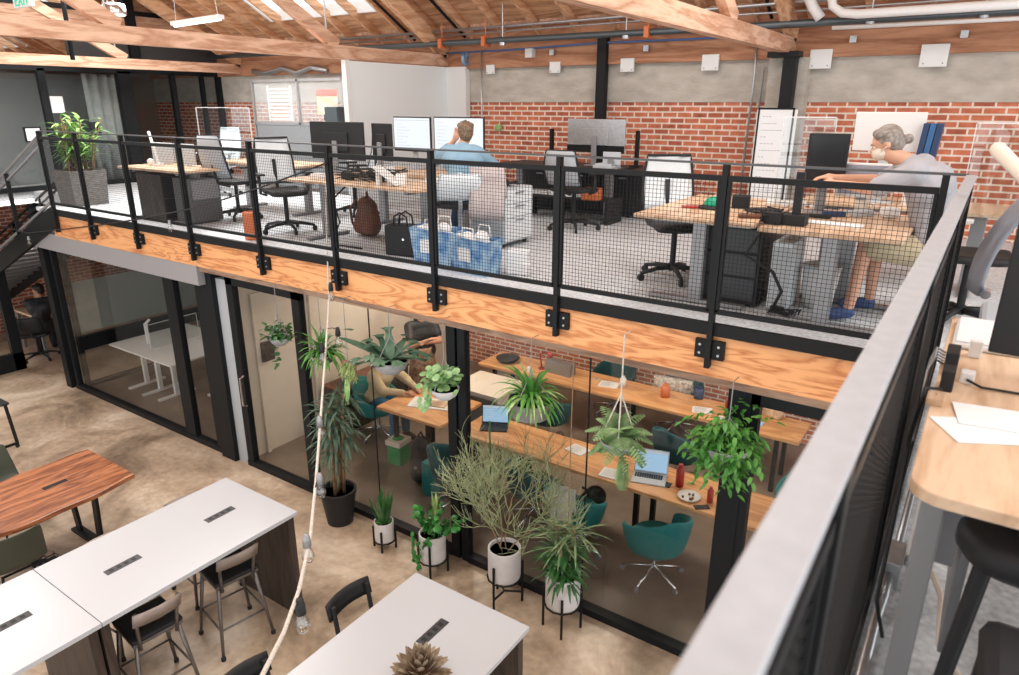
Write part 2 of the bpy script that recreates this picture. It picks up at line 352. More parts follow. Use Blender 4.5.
# blocking between rafters along the wall
x = -23.4
g = G()
while x < 3:
    g.box(x+.05, x+.56, YW-.16, YW-.1, 5.43, 5.53); x += .61
struct('trim_5', g, K['truss'])
# trusses
def truss(x):
    g = G(); w_ = .11
    g.bar((x-w_/2, YW-.05, 4.99), (x-w_/2, -4.5, 4.99), w_, .165)
    struct('beam_chord', g, K['truss'])
    g = G(); g.bar((x-w_/2, YW-.1, 5.10), (x-w_/2, RID, 5.10+(YW-.1-RID)*SL), w_, .2)
    struct('beam_rafter', g, K['rafter'])
    g = G(); y0 = 6.85
    for yb in (6.85, 4.0):
        zt = 5.07+(yb-RID)*SL*.98
        g.bar((x-w_/2, yb, 5.07), (x-w_/2, RID+.15, zt), w_*.8, .15)
    g.bar((x-w_/2, 1.5, 5.05), (x-w_/2, -3.8, 7.6), w_*.8, .15)
    struct('beam_diagonal', g, K['truss'])
    g = G().cyl((x-w_/2, 6.7, 5.05), (x-w_/2, 6.7, roofz(6.7)), .012).cyl((x-w_/2, 3.9, 5.05), (x-w_/2, 3.9, roofz(3.9)), .012)
    struct('beam_rod', g, K['steel'])
for x in (-2.16, -7.37, -12.58, -17.8): truss(x)

# mezzanine edge: plywood fascia, brown beam behind, black curb, glass wall below
g = G().box(-10.85, -.1, 4.46, 4.50, 2.56, 2.87)
struct('trim_6', g, K['ply'])
struct('trim_7', G().box(-7.6, -.05, 4.50, 4.60, 2.49, 2.60), K['brownbeam'])
struct('trim_8', G().box(-10.85, -.1, 4.43, 4.47, 2.865, 2.95), K['black'])
struct('trim_9', G().box(-.11, -.07, -4, 4.47, 2.865, 2.95), K['black'])
struct('trim_10', G().box(-.10, -.06, -4, 4.47, 2.56, 2.87), K['ply'])
struct('trim_11', G().box(-11.7, -7.45, 4.47, 4.72, 2.32, 2.57), mat('grey_lintel', (.36, .35, .36), .5, .2))
for nm, a, b in (('column_1', -11.78, -11.62), ('column_2', -7.62, -7.34)):
    struct('column' , G().box(a, b, 4.56, 4.72, 0, 2.57), K['frame'])
struct('trim_12', G().box(-7.34, -7.12, 4.62, 4.70, 0, 2.4), mat('blue_grey_panel', (.42, .45, .48), .6))
def glazing(name, x0, x1, ft=.07, door=False, b=.07):
    o = struct(name, G().box(x0+ft, x1-ft, 4.645, 4.655, b, 2.50), K['glass'])
    q = .04 if ft > .02 else .004; zt = 2.36 if ft > .02 else 2.49
    f = G().box(x0, x0+ft, 4.65-q, 4.65+q, 0, 2.55).box(x1-ft, x1, 4.65-q, 4.65+q, 0, 2.55).box(x0, x1, 4.61, 4.69, zt, 2.55).box(x0, x1, 4.60, 4.70, 0, b)
    obj('window_frame', f, K['frame'], o)
    return o
glazing('window_4', -11.55, -8.42); glazing('door_1', -8.42, -7.62, .16)
d = glazing('door_2', -7.14, -5.86, .12)
obj('door_handle', G().tube([(-7.0, 4.60, .85), (-7.0, 4.55, .87), (-7.0, 4.55, 1.22), (-7.0, 4.60, 1.24)], .013, 8), K['chrome'], d)
glazing('window_5', -5.86, -4.86, .006); glazing('window_6', -4.86, -3.84, .006)
struct('column', G().box(-3.84, -3.74, 4.61, 4.69, 0, 2.55).box(-3.74, -3.71, 4.64, 4.66, 0, 2.55).box(-3.71, -3.63, 4.61, 4.69, 0, 2.55), K['frame'])
glazing('window_7', -3.63, -2.38, .006); glazing('window_8', -2.38, -1.26, .006)
struct('column', G().box(-1.26, -1.10, 4.60, 4.72, 0, 2.55), K['frame'])
glazing('window_9', -1.10, .8, .06)
# small meeting room on the left: side glass with frosted band, curtain behind
o = struct('window_10', G().box(-11.5, -11.48, 4.75, 8, .05, 2.5), K['glass'])
obj('frosted_band', G().box(-11.47, -11.465, 4.75, 8, .9, 1.72), K['film'], o)
obj('window_frame', G().box(-11.53, -11.43, 4.72, 4.78, 0, 2.5).box(-11.53, -11.43, 6.3, 6.36, 0, 2.5).box(-11.53, -11.43, 4.75, 8, .62, .84).box(-11.53, -11.43, 4.75, 8, 0, .06), K['frame'], o)
# left passage
o = struct('door_3', G().box(-13.26, -13.24, 3.35, 4.45, .3, 2.1), K['glass'])
obj('door_frame', G().box(-13.3, -13.2, 3.2, 3.36, 0, 2.3).box(-13.3, -13.2, 4.4, 4.56, 0, 2.3).box(-13.3, -13.2, 3.2, 4.56, 0, .3).box(-13.3, -13.2, 3.2, 4.56, 2.1, 2.35), K['frame'], o)
obj('door_handle', G().tube([(-13.18, 4.3, .95), (-13.13, 4.3, .97), (-13.13, 4.3, 1.3), (-13.18, 4.3, 1.32)], .014), K['chrome'], o)
struct('wall_4', G().box(-13.35, -13.15, -5, 3.2, 0, 2.73), K['greywall'])

# mezzanine glass room on the left (plane along Y)
XL = -13.45
def zc(z): return z+0
o = struct('window_11', G().box(XL, XL+.01, 4.5, YW, M+.05, 4.86), K['glass'])
f = G()
for yy, ww in ((5.80, .11), (7.19, .24), (8.13, .09), (8.75, .07), (YW-.08, .1)): f.box(XL-.03, XL+.06, yy-ww/2, yy+ww/2, M, 4.9)
f.box(XL-.03, XL+.06, 4.5, YW, 4.86, 4.94).box(XL-.03, XL+.06, 4.5, YW, M, M+.08)
obj('window_frame', f, K['frame'], o)
struct('wall_5', G().box(XL-2.6, XL-2.5, 3.5, YW, M, 4.95), mat('brown_wall', (.13, .11, .095), .9))
struct('ceiling_glass_room', G().box(XL-2.6, XL, 4.4, YW, 4.95, 5.05), K['darkwall'])
struct('wall_6', G().box(XL-2.5, XL-.15, 7.15, 7.2, M, 4.85), K['darkwall'])
struct('wall_7', G().box(XL-1.2, XL-1.1, 5.2, 7.15, M, 4.85), mat('pale_grey_wall', (.20, .22, .22), .8))
struct('floor_glass_room', G().box(XL-2.6, XL, 4.47, YW, M-.2, M), K['carpet'])
struct('column', G().box(XL-.1, XL+.1, 7.36, 7.54, 4.9, 7.4), K['frame'])
struct('wall_8', G().box(XL-.02, XL+.02, 6.3, YW, 4.95, 5.9), K['darkwall'])
struct('beam_left', G().box(XL-.15, XL+.05, 3.0, YW, 5.62, 5.85), K['truss'])
struct('beam_left', G().box(XL-.12, XL+.08, 3.0, YW, 5.85, 5.93), K['frame'])

# ------------------------------------------------------------------ front and side railing
def mesh_panel_x(x0, x1, y, z0, z1, p=.027, r=.0012):
    g = G(); n = round((x1-x0)/p)
    for i in range(n+1):
        x = x0+(x1-x0)*i/n; g.box(x-r, x+r, y-r, y+r, z0, z1)
    n = round((z1-z0)/p)
    for i in range(n+1):
        z = z0+(z1-z0)*i/n; g.box(x0, x1, y+r-.0004, y+3*r-.0004, z-r, z+r)
    return g
posts = [-10.63, -9.66, -8.55, -7.38, -6.14, -5.0, -3.785, -2.575, -1.375, -.20]
RY = 4.42
rail = thing('railing', 'black metal balcony railing with wire mesh along the front mezzanine edge', 'railing', (0, 0, 0))
g = G().bar((-10.63, RY, 3.995), (-.1, RY, 3.995), .04, .012).bar((-10.63, RY-.03, 3.995-.06), (-10.6, RY, 3.995), .02, .02)
obj('handrail', G().bar((-10.63, RY, 3.995), (-.1, RY, 3.995), .045, .012), mat('dark_handrail', (.07, .072, .075), .35, .3), rail)
for x in posts:
    p = obj('post', G().bar((x, RY, 2.64), (x, RY, 3.99), .035, .05, (0, 1, 0)), K['black'], rail)
    if x > -10.5 and x < -.5:
        g = G().box(x-.10, x-.02, RY+.005, RY+.04, 2.70, 2.83).box(x+.02, x+.10, RY+.005, RY+.04, 2.70, 2.83)
        b = obj('bracket', g, K['black'], p)
        g = G()
        for sx in (-.065, .065):
            for sz in (2.735, 2.795): g.cyl((x+sx, RY+.006, sz), (x+sx, RY-.004, sz), .009, n=8)
        obj('bolt', g, K['steel'], p)
for a, b in zip(posts[:-1], posts[1:]):
    a += .02; b -= .02
    f = G().bar((a, RY, 3.905), (b, RY, 3.905), .035, .035).bar((a, RY, 3.04), (b, RY, 3.04), .03, .03).bar((a+.01, RY, 3.04), (a+.01, RY, 3.9), .02, .03, (0, 1, 0)).bar((b-.01, RY, 3.04), (b-.01, RY, 3.9), .02, .03, (0, 1, 0))
    o = obj('panel_frame', f, K['black'], rail)
    obj('wire_mesh', mesh_panel_x(a, b, RY, 3.05, 3.89), K['black'], o)
# side railing close to the camera
sr = thing('railing', 'wide grey topped railing with wire mesh running towards the viewer beside the wood desk', 'railing', (0, 0, 0))
SX = -.088
obj('handrail', G().bar((SX, -1.2, 3.992), (SX, 4.38, 3.992), .048, .014), K['railtop'], sr, bevel=.003)
obj('top_tube', G().bar((SX, -1.2, 3.955), (SX, 4.38, 3.955), .022, .05), K['greymetal'], sr)
yp = [4.38, 3.2, 2.0, .8, -.4]
for y in yp: obj('post', G().bar((SX, y, 2.64), (SX, y, 3.97), .035, .05, (0, 1, 0)), K['black'], sr)
for b, a in zip(yp[:-1], yp[1:]):
    f = G().bar((SX, a, 3.88), (SX, b, 3.88), .025, .03).bar((SX, a, 3.04), (SX, b, 3.04), .025, .03).bar((SX, a+.03, 3.04), (SX, a+.03, 3.88), .02, .03, (0, 1, 0)).bar((SX, b-.03, 3.04), (SX, b-.03, 3.88), .02, .03, (0, 1, 0))
    o = obj('panel_frame', f, K['black'], sr); g = G(); r = .0016; n = round((b-a)/.027)
    for i in range(n+1):
        y = a+(b-a)*i/n; g.box(SX-r, SX+r, y-r, y+r, 3.05, 3.87)
    for i in range(31):
        z = 3.05+.82*i/30; g.box(SX+r-.0004, SX+3*r-.0004, a, b, z-r, z+r)
    obj('wire_mesh', g, K['black'], o)

# staircase descending to the left
st = thing('staircase', 'black steel staircase with grey treads going down from the left end of the mezzanine', 'staircase', (0, 0, 0))
dx, dz = -1, -.42
def sp(t, y, h=0): return (-10.68+dx*t, y, M-.02+dz*t+h)
for y in (4.44, 5.34):
    obj('stringer', G().bar(sp(0 if y < 5 else .64, y, -.05), sp(5.8, y, -.05), .05, .26), K['black'], st)
for k in range(18):
    t = .75+.28*k
    obj('tread', G().box(-10.68-t-.15, -10.68-t+.13, 4.47, 5.31, M-.02+dz*t-.03, M-.02+dz*t+.01), K['greymetal'], st)
for y in (4.44, 5.34):
    g = G().tube([sp(0 if y < 5 else .64, y, 1.02), sp(5.8, y, 1.02)], .022, 8).bar(sp(.0 if y < 5 else .64, y, .90), sp(5.8, y, .90), .03, .03).bar(sp(.0 if y < 5 else .64, y, .15), sp(5.8, y, .15), .03, .03)
    obj('handrail', g, K['greymetal'] if y < 5 else K['black'], st)
    for t in (1.3, 2.6, 3.9, 5.2): obj('post', G().bar(sp(t, y, 0), sp(t, y, 1.0), .035, .05, (0, 1, 0)), K['black'], st)

# ------------------------------------------------------------------ services under the roof
def pipe(name, label, pts, r, m, n=10):
    g = G().tube(pts, r, n); return tag(obj(name, g, m, smooth=True), label, 'pipe')
p = thing('sprinkler_pipe', 'thick dark sprinkler pipe running under the roof along the back wall', 'pipe', (0, 0, 0))
obj('pipe_run', G().tube([(-13, 8.7, 5.20), (-6, 8.7, 5.20), (-3, 8.7, 5.19), (3.4, 8.7, 5.20)], .042, 12), mat('dark_pipe', (.10, .12, .13), .35, .5), p, smooth=True)
for x in (-7.15, -6.35, -3.85): obj('clamp', G().box(x-.03, x+.03, 8.63, 8.77, 5.13, 5.26).cyl((x, 8.7, 5.25), (x, 8.7, 5.5), .008), K['orange'], p)
for x in (-6.05, -4.15, -1.35, -.35, .05): obj('hanger', G().cyl((x, 8.7, 5.15), (x, 8.7, 5.7), .009).cyl((x, 8.7, 5.13), (x, 8.7, 5.17), .05), K['steel'], p)
pipe('conduit', 'upper silver conduit along the back wall above the dark pipe', [(-9.5, 8.75, 5.36), (-4.0, 8.75, 5.40), (-2.2, 8.75, 5.42), (3.4, 8.75, 5.44)], .022, K['steel'])
pipe('conduit', 'thin lower silver conduit between the dark pipe and the upper conduit', [(-9.5, 8.8, 5.30), (-4.0, 8.8, 5.34), (-2.2, 8.8, 5.33), (3.4, 8.8, 5.36)], .013, K['steel'])
pipe('cable', 'blue data cable strung along the wooden header of the back wall', [(-8.5, 9.07, 5.09), (-6, 9.07, 5.10), (-4.7, 9.07, 5.13), (-3.4, 9.07, 5.12), (-2.3, 9.07, 5.13)], .014, mat('blue_cable', (.06, .12, .28), .5))
pipe('conduit', 'pale conduit below the dark pipe at the right end of the back wall', [(-1.7, 8.62, 5.12), (3.4, 8.62, 5.11)], .022, K['white'])
pipe('duct', 'left of two white bent ducts coming down to the dark pipe', [(-2.05, 8.58, 5.66), (-2.0, 8.58, 5.48), (-1.92, 8.6, 5.34), (-1.83, 8.62, 5.22)], .055, K['white'], 12)
pipe('duct', 'right of two white bent ducts, turning along the dark pipe', [(-1.78, 8.5, 5.70), (-1.75, 8.5, 5.5), (-1.70, 8.5, 5.32), (-1.60, 8.5, 5.25), (-1.45, 8.5, 5.23), (3.2, 8.5, 5.24)], .045, K['white'], 12)
for i, (px, lab) in enumerate([(-6.54, 'white square plate bolted to the header left of the pale partition corner'), (-5.41, 'white square plate on the back wall left of the dark post'), (-4.29, 'white square plate on the back wall just right of the dark post'), (-3.16, 'white square plate on the back wall halfway between the dark post and the steel column'), (-1.87, 'white square plate on the back wall just right of the steel column'), (-.74, 'large white square plate at the right end of the back wall')]):
    s = .065+.012*i*.8
    t = thing('junction_plate', lab, 'plate', (px, YW-.10, 4.84), 0, 'white plates along the header of the back wall')
    obj('cover', G().box(-s*1.15, s*1.15, -.03, 0, -s, s), K['white'], t, bevel=.004)
    g = G()
    for a in (-1, 1): g.cyl((a*s*.8, -.034, -s*.7), (a*s*.8, -.028, -s*.7), .008, n=8)
    obj('screw', g, K['greymetal'], t)
tag(obj('junction_box', G().box(-5.87, -5.75, 9.0, 9.10, 4.98, 5.10), K['white'], bevel=.004), 'white junction box mounted on the wood header left of the dark post', 'junction box')
for x, lab in ((-5.45, 'small metal box on the header with a silver clip, left of the dark post'), (-4.02, 'small metal box on the header between two plates right of the dark post'), (-1.55, 'small metal box on the header right of the steel column'), (-.5, 'small metal box on the header at the far right')):
    tag(obj('junction_box', G().box(x-.035, x+.035, 9.04, 9.1, 5.0, 5.07).cyl((x, 9.04, 5.035), (x, 9.035, 5.035), .02), K['steel']), lab, 'junction box')
struct('column', G().box(-4.72, -4.585, 9.02, 9.12, M, 5.22), K['black'])
struct('column', G().box(-2.22, -2.08, 8.83, 8.97, M, 4.92).box(-2.4, -2.05, 8.8, 9.0, 4.86, 4.92), K['black'])
struct('trim_13', G().box(-2.42, -1.98, 9.0, YW, M, 4.86), K['concrete'])
pipe('conduit', 'vertical silver conduit left of the steel column on the back wall', [(-2.62, 9.08, 5.1), (-2.60, 9.08, 4.7), (-2.63, 9.08, M+.1)], .013, K['steel'])
pipe('conduit', 'second vertical conduit beside the steel column with a kinked top', [(-2.25, 9.0, 4.83), (-2.5, 9.08, 4.76), (-2.52, 9.08, M+.1)], .012, K['steel'])
pipe('conduit', 'vertical thin conduit pair at the corner of the pale partition', [(-6.68, 9.05, 5.1), (-6.7, 9.06, M+.3)], .013, K['steel'])
for k, (x, lab) in enumerate(((-7.95, 'dark tie rod under the roof left of the pale partition corner'), (-6.95, 'dark tie rod under the roof above the coil of blue cable'), (-2.45, 'dark tie rod under the roof left of the right truss end'))):
    tag(obj('tie_rod', G().cyl((x, YW-.2, roofz(YW-.2)-.2), (x, 4.0, roofz(4.0)-.2), .022, n=8), K['black']), lab, 'rod')
# lamps
t = thing('pendant_lamp', 'round polished metal ceiling lamp with a glowing rim at upper left', 'lamp', (-9.3, 5.0, 5.38))
obj('housing', G().lathe([(.13, 0), (.135, .02), (.13, .12), (.10, .13), (.0, .13)], 24), K['chrome'], t, smooth=True)
obj('diffuser', G().lathe([(0, -.005), (.12, -.005), (.12, .004), (0, .004)], 24), mat('lamp_glow', (.9, .9, .85), .5, emit=(1, .95, .88), es=2.5), t)
obj('stem', G().cyl((0, 0, .13), (0, 0, 1.6), .012), K['steel'], t)
t = thing('strip_light', 'long thin white strip light hanging on wires at upper left', 'lamp', (-7.62, 5.0, 5.21))
obj('housing', G().bar((-.46, 0, 0), (.46, 0, .02), .07, .045), K['white'], t)
obj('tube', G().cyl((-.44, 0, -.025), (.44, 0, -.005), .013), mat('strip_glow', (.9, .9, .9), .5, emit=(1, .98, .93), es=3), t)
for s in (-.4, .4): obj('wire', G().cyl((s, 0, .02), (s*.7, 0, 1.2), .004), K['steel'], t)
t = thing('exit_sign', 'white exit sign with green letters hanging at the top left corner', 'sign', (-10.36, 4.45, 5.56))
obj('body', G().box(-.24, .24, -.02, .02, -.08, .14), K['white'], t, bevel=.004)
fc = bpy.data.curves.new('lettering', 'FONT'); fc.body = 'EXIT'; fc.size = .19; fc.extrude = .002; fc.align_x = 'CENTER'
fc.materials.append(mat('exit_green', (.0, .35, .2), .5, emit=(0, .6, .35), es=.6)); fo = bpy.data.objects.new('lettering', fc); C.objects.link(fo); fo.parent = t
fo.parent = None; bpy.context.view_layer.update(); me = bpy.data.meshes.new_from_object(fo.evaluated_get(bpy.context.evaluated_depsgraph_get())); bpy.data.objects.remove(fo)
fo = bpy.data.objects.new('lettering', me); C.objects.link(fo); fo.parent = t
fo.rotation_euler = (rad(90), 0, 0); fo.location = (0, -.025, -.06)
pipe('rod', 'dark hanging rod behind the exit sign', [(-10.55, 5.0, 4.9), (-10.5, 5.0, 6.4)], .03, K['black'])
t = thing('cable_coil', 'coil of blue data cable hanging above the corner of the pale partition', 'cable', (-7.0, 9.04, 4.98))
g = G()
for k in range(3): g.tube([(.0+.02*k, .0, 0)]+[(.02*k, .07*math.sin(a/10*math.pi*2), .02+.09*math.cos(a/10*math.pi*2)) for a in range(11)], .008, 6)
obj('coil', g.at(), K['blue'], t)
pipe('wire_bundle', 'tangled grey cables and brackets lying above the truss chord left of the pale partition', [(-12.2, 9.07, 4.94), (-11.8, 9.06, 4.89), (-11.3, 9.07, 4.97), (-10.9, 9.06, 4.88), (-10.5, 9.07, 4.97), (-10.1, 9.06, 4.9)], .045, K['steel'], 7)

# ------------------------------------------------------------------ mezzanine partitions
struct('partition_pale', G().box(-7.45, -7.37, 6.98, YW-.12, M, 4.89), K['panel'])
struct('partition_pale', G().box(-7.44, -7.36, 6.93, 7.0, M, 4.9), K['white'])
struct('partition_pale', G().box(-7.40, -7.0, YW-.14, YW-.03, M, 4.89), K['white'])
t = thing('office_divider', 'grey fabric divider with a ribbed clear upper panel in a silver frame', 'divider', (-9.7, 8.0, M))
obj('fabric_panel', G().box(-1.08, 1.12, -.02, .02, .05, 1.08), K['felt'], t)
obj('clear_panel', G().box(-1.08, 1.12, -.005, .005, 1.12, 1.76), K['poly'], t)
g = G()
for a in (-1.12, .06, 1.12): g.box(a-.02, a+.02, -.025, .025, 0 if a != .06 else 1.08, 1.8)
g.box(-1.12, 1.12, -.025, .025, 1.76, 1.8).box(-1.12, 1.12, -.025, .025, 1.07, 1.12)
obj('frame', g, K['steel'], t)
t = thing('window_shutter', 'white louvred shutter behind the ribbed clear divider panel', 'shutter', (-10.12, 8.006, 4.08))
g = G()
for k in range(9): g.box(-.3, .25, 0, .03, .06*k, .06*k+.035)
obj('louvre', g, K['white'], t)
obj('stile', G().box(-.34, -.3, 0, .03, -.02, .56).box(.25, .29, 0, .03, -.02, .56), K['white'], t)
t = thing('poster', 'small red, yellow and white poster seen through the divider panel', 'poster', (-8.98, 8.008, 4.36))
obj('sheet', G().box(-.24, .24, 0, .01, -.18, .2), mat('poster_print', (.75, .55, .12), .6, col2=(.80, .78, .74), vs=7), t)
obj('band', G().box(-.24, .24, -.004, 0, .1, .2), mat('poster_red', (.65, .12, .08), .6, var=.3, vs=14), t)
t = thing('desk_speaker', 'small dark square speaker on top of the grey divider', 'speaker', (-8.72, 7.9, 4.0))
obj('cabinet', G().box(-.14, .14, -.07, .1, 0, .3), mat('speaker_grey', (.05, .065, .075), .5), t, bevel=.008)
obj('clamp', G().box(-.2, -.14, -.03, .03, .1, .18), K['blackp'], t)

def acrylic(loc, w_, h_, rz, label):
    t = thing('acrylic_screen', label, 'screen', loc, rz)
    obj('sheet', G().box(-w_/2, w_/2, -.003, .003, .02, h_), K['acrylic'], t)
    obj('edge', G().box(-w_/2-.006, -w_/2, -.006, .006, .02, h_).box(w_/2, w_/2+.006, -.006, .006, .02, h_).box(-w_/2, w_/2, -.006, .006, h_, h_+.008), K['acrylicedge'], t)
    obj('foot', G().box(-w_/2+.05, -w_/2+.1, -.06, .06, 0, .02).box(w_/2-.1, w_/2-.05, -.06, .06, 0, .02), K['white'], t, bevel=.003)
    return t

# ------------------------------------------------------------------ desks
def sitstand(label, x0, x1, y0, y1, z=.66, legs=None, m='oak', group=None, cat='desk', base=M):
    cx_, cy_ = (x0+x1)/2, (y0+y1)/2; w_, d_ = x1-x0, y1-y0
    t = thing('standing_desk', label, cat, (cx_, cy_, base), 0, group)
    obj('desk_top', G().box(-w_/2, w_/2, -d_/2, d_/2, z-.03, z), K[m], t, bevel=.006)
    long_x = w_ >= d_
    g = G(); lp = []
    for s in (-1, 1):
        if long_x: px, py = s*(w_/2-.22), 0; a, b = (px, -d_/2+.08), (px, d_/2-.08)
        else: px, py = 0, s*(d_/2-.22); a, b = (-w_/2+.08, py), (w_/2-.08, py)
        lp.append((px, py)); g.bar((a[0], a[1], z-.05), (b[0], b[1], z-.05), .05, .035)
        obj('foot', G().bar((a[0], a[1], .02), (b[0], b[1], .02), .07, .03), K['greymetal'], t, bevel=.006)
        lg = obj('leg', G().box(px-.05, px+.05, py-.035, py+.035, .03, z-.03), K['greymetal'], t, bevel=.004)
    g.bar((lp[0][0], lp[0][1], z-.06), (lp[1][0], lp[1][1], z-.06), .04, .05)
    obj('frame', g, K['greymetal'], t)
    return t
sitstand('oak standing desk behind the railing, beside the tall grey planter', -9.25, -7.85, 4.68, 5.33, group='oak desks on the mezzanine')
sitstand('oak desk one row behind, facing the brown glass wall', -9.0, -7.3, 5.9, 6.6, group='oak desks on the mezzanine')
sitstand('oak desk with grey legs above the brown backpack, crowded with cables', -6.25, -4.35, 4.88, 5.62, group='oak desks on the mezzanine')
sitstand('oak desk carrying the twin lit monitors', -6.4, -4.7, 5.9, 6.7, group='oak desks on the mezzanine')
sitstand('large oak desk with the green cap on it, above the black filing cabinet', -2.12, -1.24, 4.72, 6.1, group='oak desks on the mezzanine')
sitstand('oak desk where the woman in the grey T-shirt leans', -1.2, -.36, 4.62, 5.75, group='oak desks on the mezzanine')
sitstand('oak desk by the brick wall holding the big white backed computer', -1.3, .2, 6.15, 6.85, group='oak desks on the mezzanine')
sitstand('black topped standing desk against the brick wall', -5.45, -3.7, 7.55, 8.35, .68, m='blackp')
t = thing('cabinet', 'long low black cabinet under the black desk by the brick wall', 'cabinet', (-4.5, 8.6, M))
obj('body', G().box(-1.05, .9, -.2, .45, .04, .62), K['blackp'], t, bevel=.005)
for k in range(3): 
    d = obj('door', G().box(-1.0+k*.63, -.41+k*.63, -.22, -.2, .08, .58), K['blackp'], t, bevel=.003)
    obj('handle', G().box(-.75+k*.63, -.65+k*.63, -.235, -.22, .5, .515), K['steel'], d)
t = thing('tray_shelf', 'dark shelf of white papers and boxes beneath the black desk', 'shelf', (-4.4, 7.9, M))
obj('board', G().box(-.7, .6, -.2, .2, .28, .31), K['blackp'], t)
[obj('support', G().box(q, q+.04, -.2, .2, 0, .28), K['blackp'], t) for q in (-.7, .56)]
for k, (x, s) in enumerate(((-4.85, .16), (-4.55, .13), (-4.25, .18))):
    tag(obj('paper_stack', G().at(x, 7.85, M+.31, .2*k).box(-s, s, -.1, .1, 0, .04+.015*k), K['paper'], bevel=.004), ['flat', 'thin', 'thick'][k]+' pile of white papers on the shelf under the black desk', 'papers', 'papers under the black desk')
tag(obj('box', G().box(-4.12, -3.9, 7.6, 7.75, M+.30, M+.45), K['orange'], bevel=.01), 'small tan box on the shelf under the black desk', 'box')

# office chair with mesh back
def office_chair(label, loc, rz, backm='mesh', seatm='blackp', framem='blackp', arms=True, group='office chairs', bh=.5):
    t = thing('office_chair', label, 'chair', loc, rz, group)
    K_ = K
    b = obj('star_base', G().cyl((0, 0, .07), (0, 0, .13), .035).cyl((0, 0, .1), (0, 0, .42), .025), K[framem], t, smooth=False)
    for k in range(5):
        a = 2*math.pi*k/5+.3; c, s = math.cos(a), math.sin(a)
        l = obj('leg', G().tube([(0, 0, .1), (.15*c, .15*s, .095), (.30*c, .30*s, .065)], .018, 8, rr=[.024, .02, .015]), K[framem], t, smooth=True)
        obj('caster', G().cyl((.30*c-.014*s, .30*s+.014*c, .03), (.30*c+.014*s, .30*s-.014*c, .03), .03, n=12).cyl((.3*c, .3*s, .03), (.3*c, .3*s, .07), .009), K['blackp'], l)
    g = G(); rows = []
    for i in range(7):
        y = -.23+.46*i/6; rows.append([(x*.245*(1-.12*abs(y)/.23), y, .46+.012*abs(x)**2-(.03 if i == 6 else 0)+.01*(i == 0)) for x in (-1, -.66, -.33, 0, .33, .66, 1)])
    obj('seat', g.sheet(rows), K[seatm], t, smooth=True, solid=.055, sub=1)
    g = G(); rows = []; fr1, fr2 = [], []
    for i in range(8):
        q = i/7; z = .54+bh*q; yb = -.24-.06*math.sin(q*math.pi)*0-.10*q-.03*math.sin(q*3.1)
        wv = .215*(1-.14*q+.08*math.sin(q*3.1)); rows.append([(x*wv, yb-.035*(1-x*x), z) for x in (-1, -.5, 0, .5, 1)]); fr1.append((-wv, yb, z)); fr2.append((wv, yb, z))
    br = obj('backrest', g.sheet(rows), K[backm], t, smooth=True, solid=.012)
    obj('back_frame', G().tube(fr1+fr2[::-1]+[fr1[0]], .013, 6).tube([(0, -.1, .42), (0, -.27, .47), (0, -.31, .62), (0, -.33, .8)], .02, 8), K[framem], t, smooth=True)
    if arms:
        for s in (-1, 1):
            a = obj('armrest', G().bar((s*.27, -.12, .66), (s*.27, .14, .665), .075, .025), K[framem], t, bevel=.008)
            obj('arm_post', G().tube([(s*.2, 0, .43), (s*.27, 0, .45), (s*.27, 0, .65)], .017, 8), K[framem], a, smooth=True)
    return t
oc = office_chair('grey office chair between the two oak desks by the planter', (-8.0, 5.5, M), rad(8))
office_chair('pale backed office chair left of the desk with the brown backpack', (-6.68, 5.22, M), rad(-112), 'palechair')
office_chair('white mesh backed chair tucked beside the large oak desk, black underside', (-2.12, 5.58, M), rad(-143), 'palechair', arms=False, bh=.46)
office_chair('black framed grey mesh chair in front of the black desk', (-4.02, 7.25, M), rad(0), 'mesh', bh=.38)
office_chair('pale chair of the man in the blue shirt', (-4.35, 5.50, M), rad(40), 'palechair', 'blackp', 'lightgrey', bh=.24)
office_chair('black chair the woman in grey sits on', (-.02, 5.45, M), rad(92), 'blackp', arms=False, bh=.4)
office_chair('white chair beyond the desks near the glass wall', (-10.3, 6.8, M), rad(190), 'palechair', 'palechair', 'lightgrey')
office_chair('dark chair with arms pushed to the far side of the second desk row', (-7.0, 6.6, M), rad(150), 'mesh')

def monitor(label, loc, rz, w_, h_, zc_, bodym='blackp', screenm=None, standm='greymetal', group=None, tilt=0, chin=None, name='monitor', back=True):
    # loc on the desk top; screen faces local -Y
    t = thing(name, label, 'monitor', loc, rz, group)
    g = G().at(0, 0, zc_, rx=tilt); g.box(-w_/2, w_/2, -.012, .012, -h_/2, h_/2)
    if back: g.box(-w_*.22, w_*.22, .012, .03, -h_*.28, h_*.22)
    sc = obj('housing', g, K[bodym], t, bevel=.005)
    g = G().at(0, 0, zc_, rx=tilt); g.box(-w_/2+.014, w_/2-.014, -.015, -.012, -h_/2+.022, h_/2-.014)
    obj('screen', g, K[screenm] if screenm else mat('dark_glass_screen', (.02, .022, .025), .15), sc)
    if chin: 
        g = G().at(0, 0, zc_, rx=tilt); g.box(-w_/2, w_/2, .012, .018, -h_/2, -h_/2+h_*.22); obj('chin', g, K[chin], sc)
    obj('stand', G().box(-.035, .035, .03, .055, .01, zc_).box(-.11, .11, -.08, .1, 0, .012), K[standm], t, bevel=.004)
    return t
D = M+.66
monitor('left of two black monitors seen from behind on the cluttered oak desk', (-6.33, 5.75, D), rad(180), .88, .42, .35)
monitor('narrow looking black monitor seen from behind, right of its bigger neighbour', (-5.66, 5.80, D), rad(170), .36, .40, .35)
a = monitor('left of the twin lit monitors in front of the man in blue', (-5.84, 6.5, D), rad(-3), .62, .40, .41, screenm='screen', standm='lightgrey')
b = monitor('right of the twin lit monitors in front of the man in blue', (-5.13, 6.5, D), rad(3), .70, .41, .41, screenm='screen', standm='lightgrey')
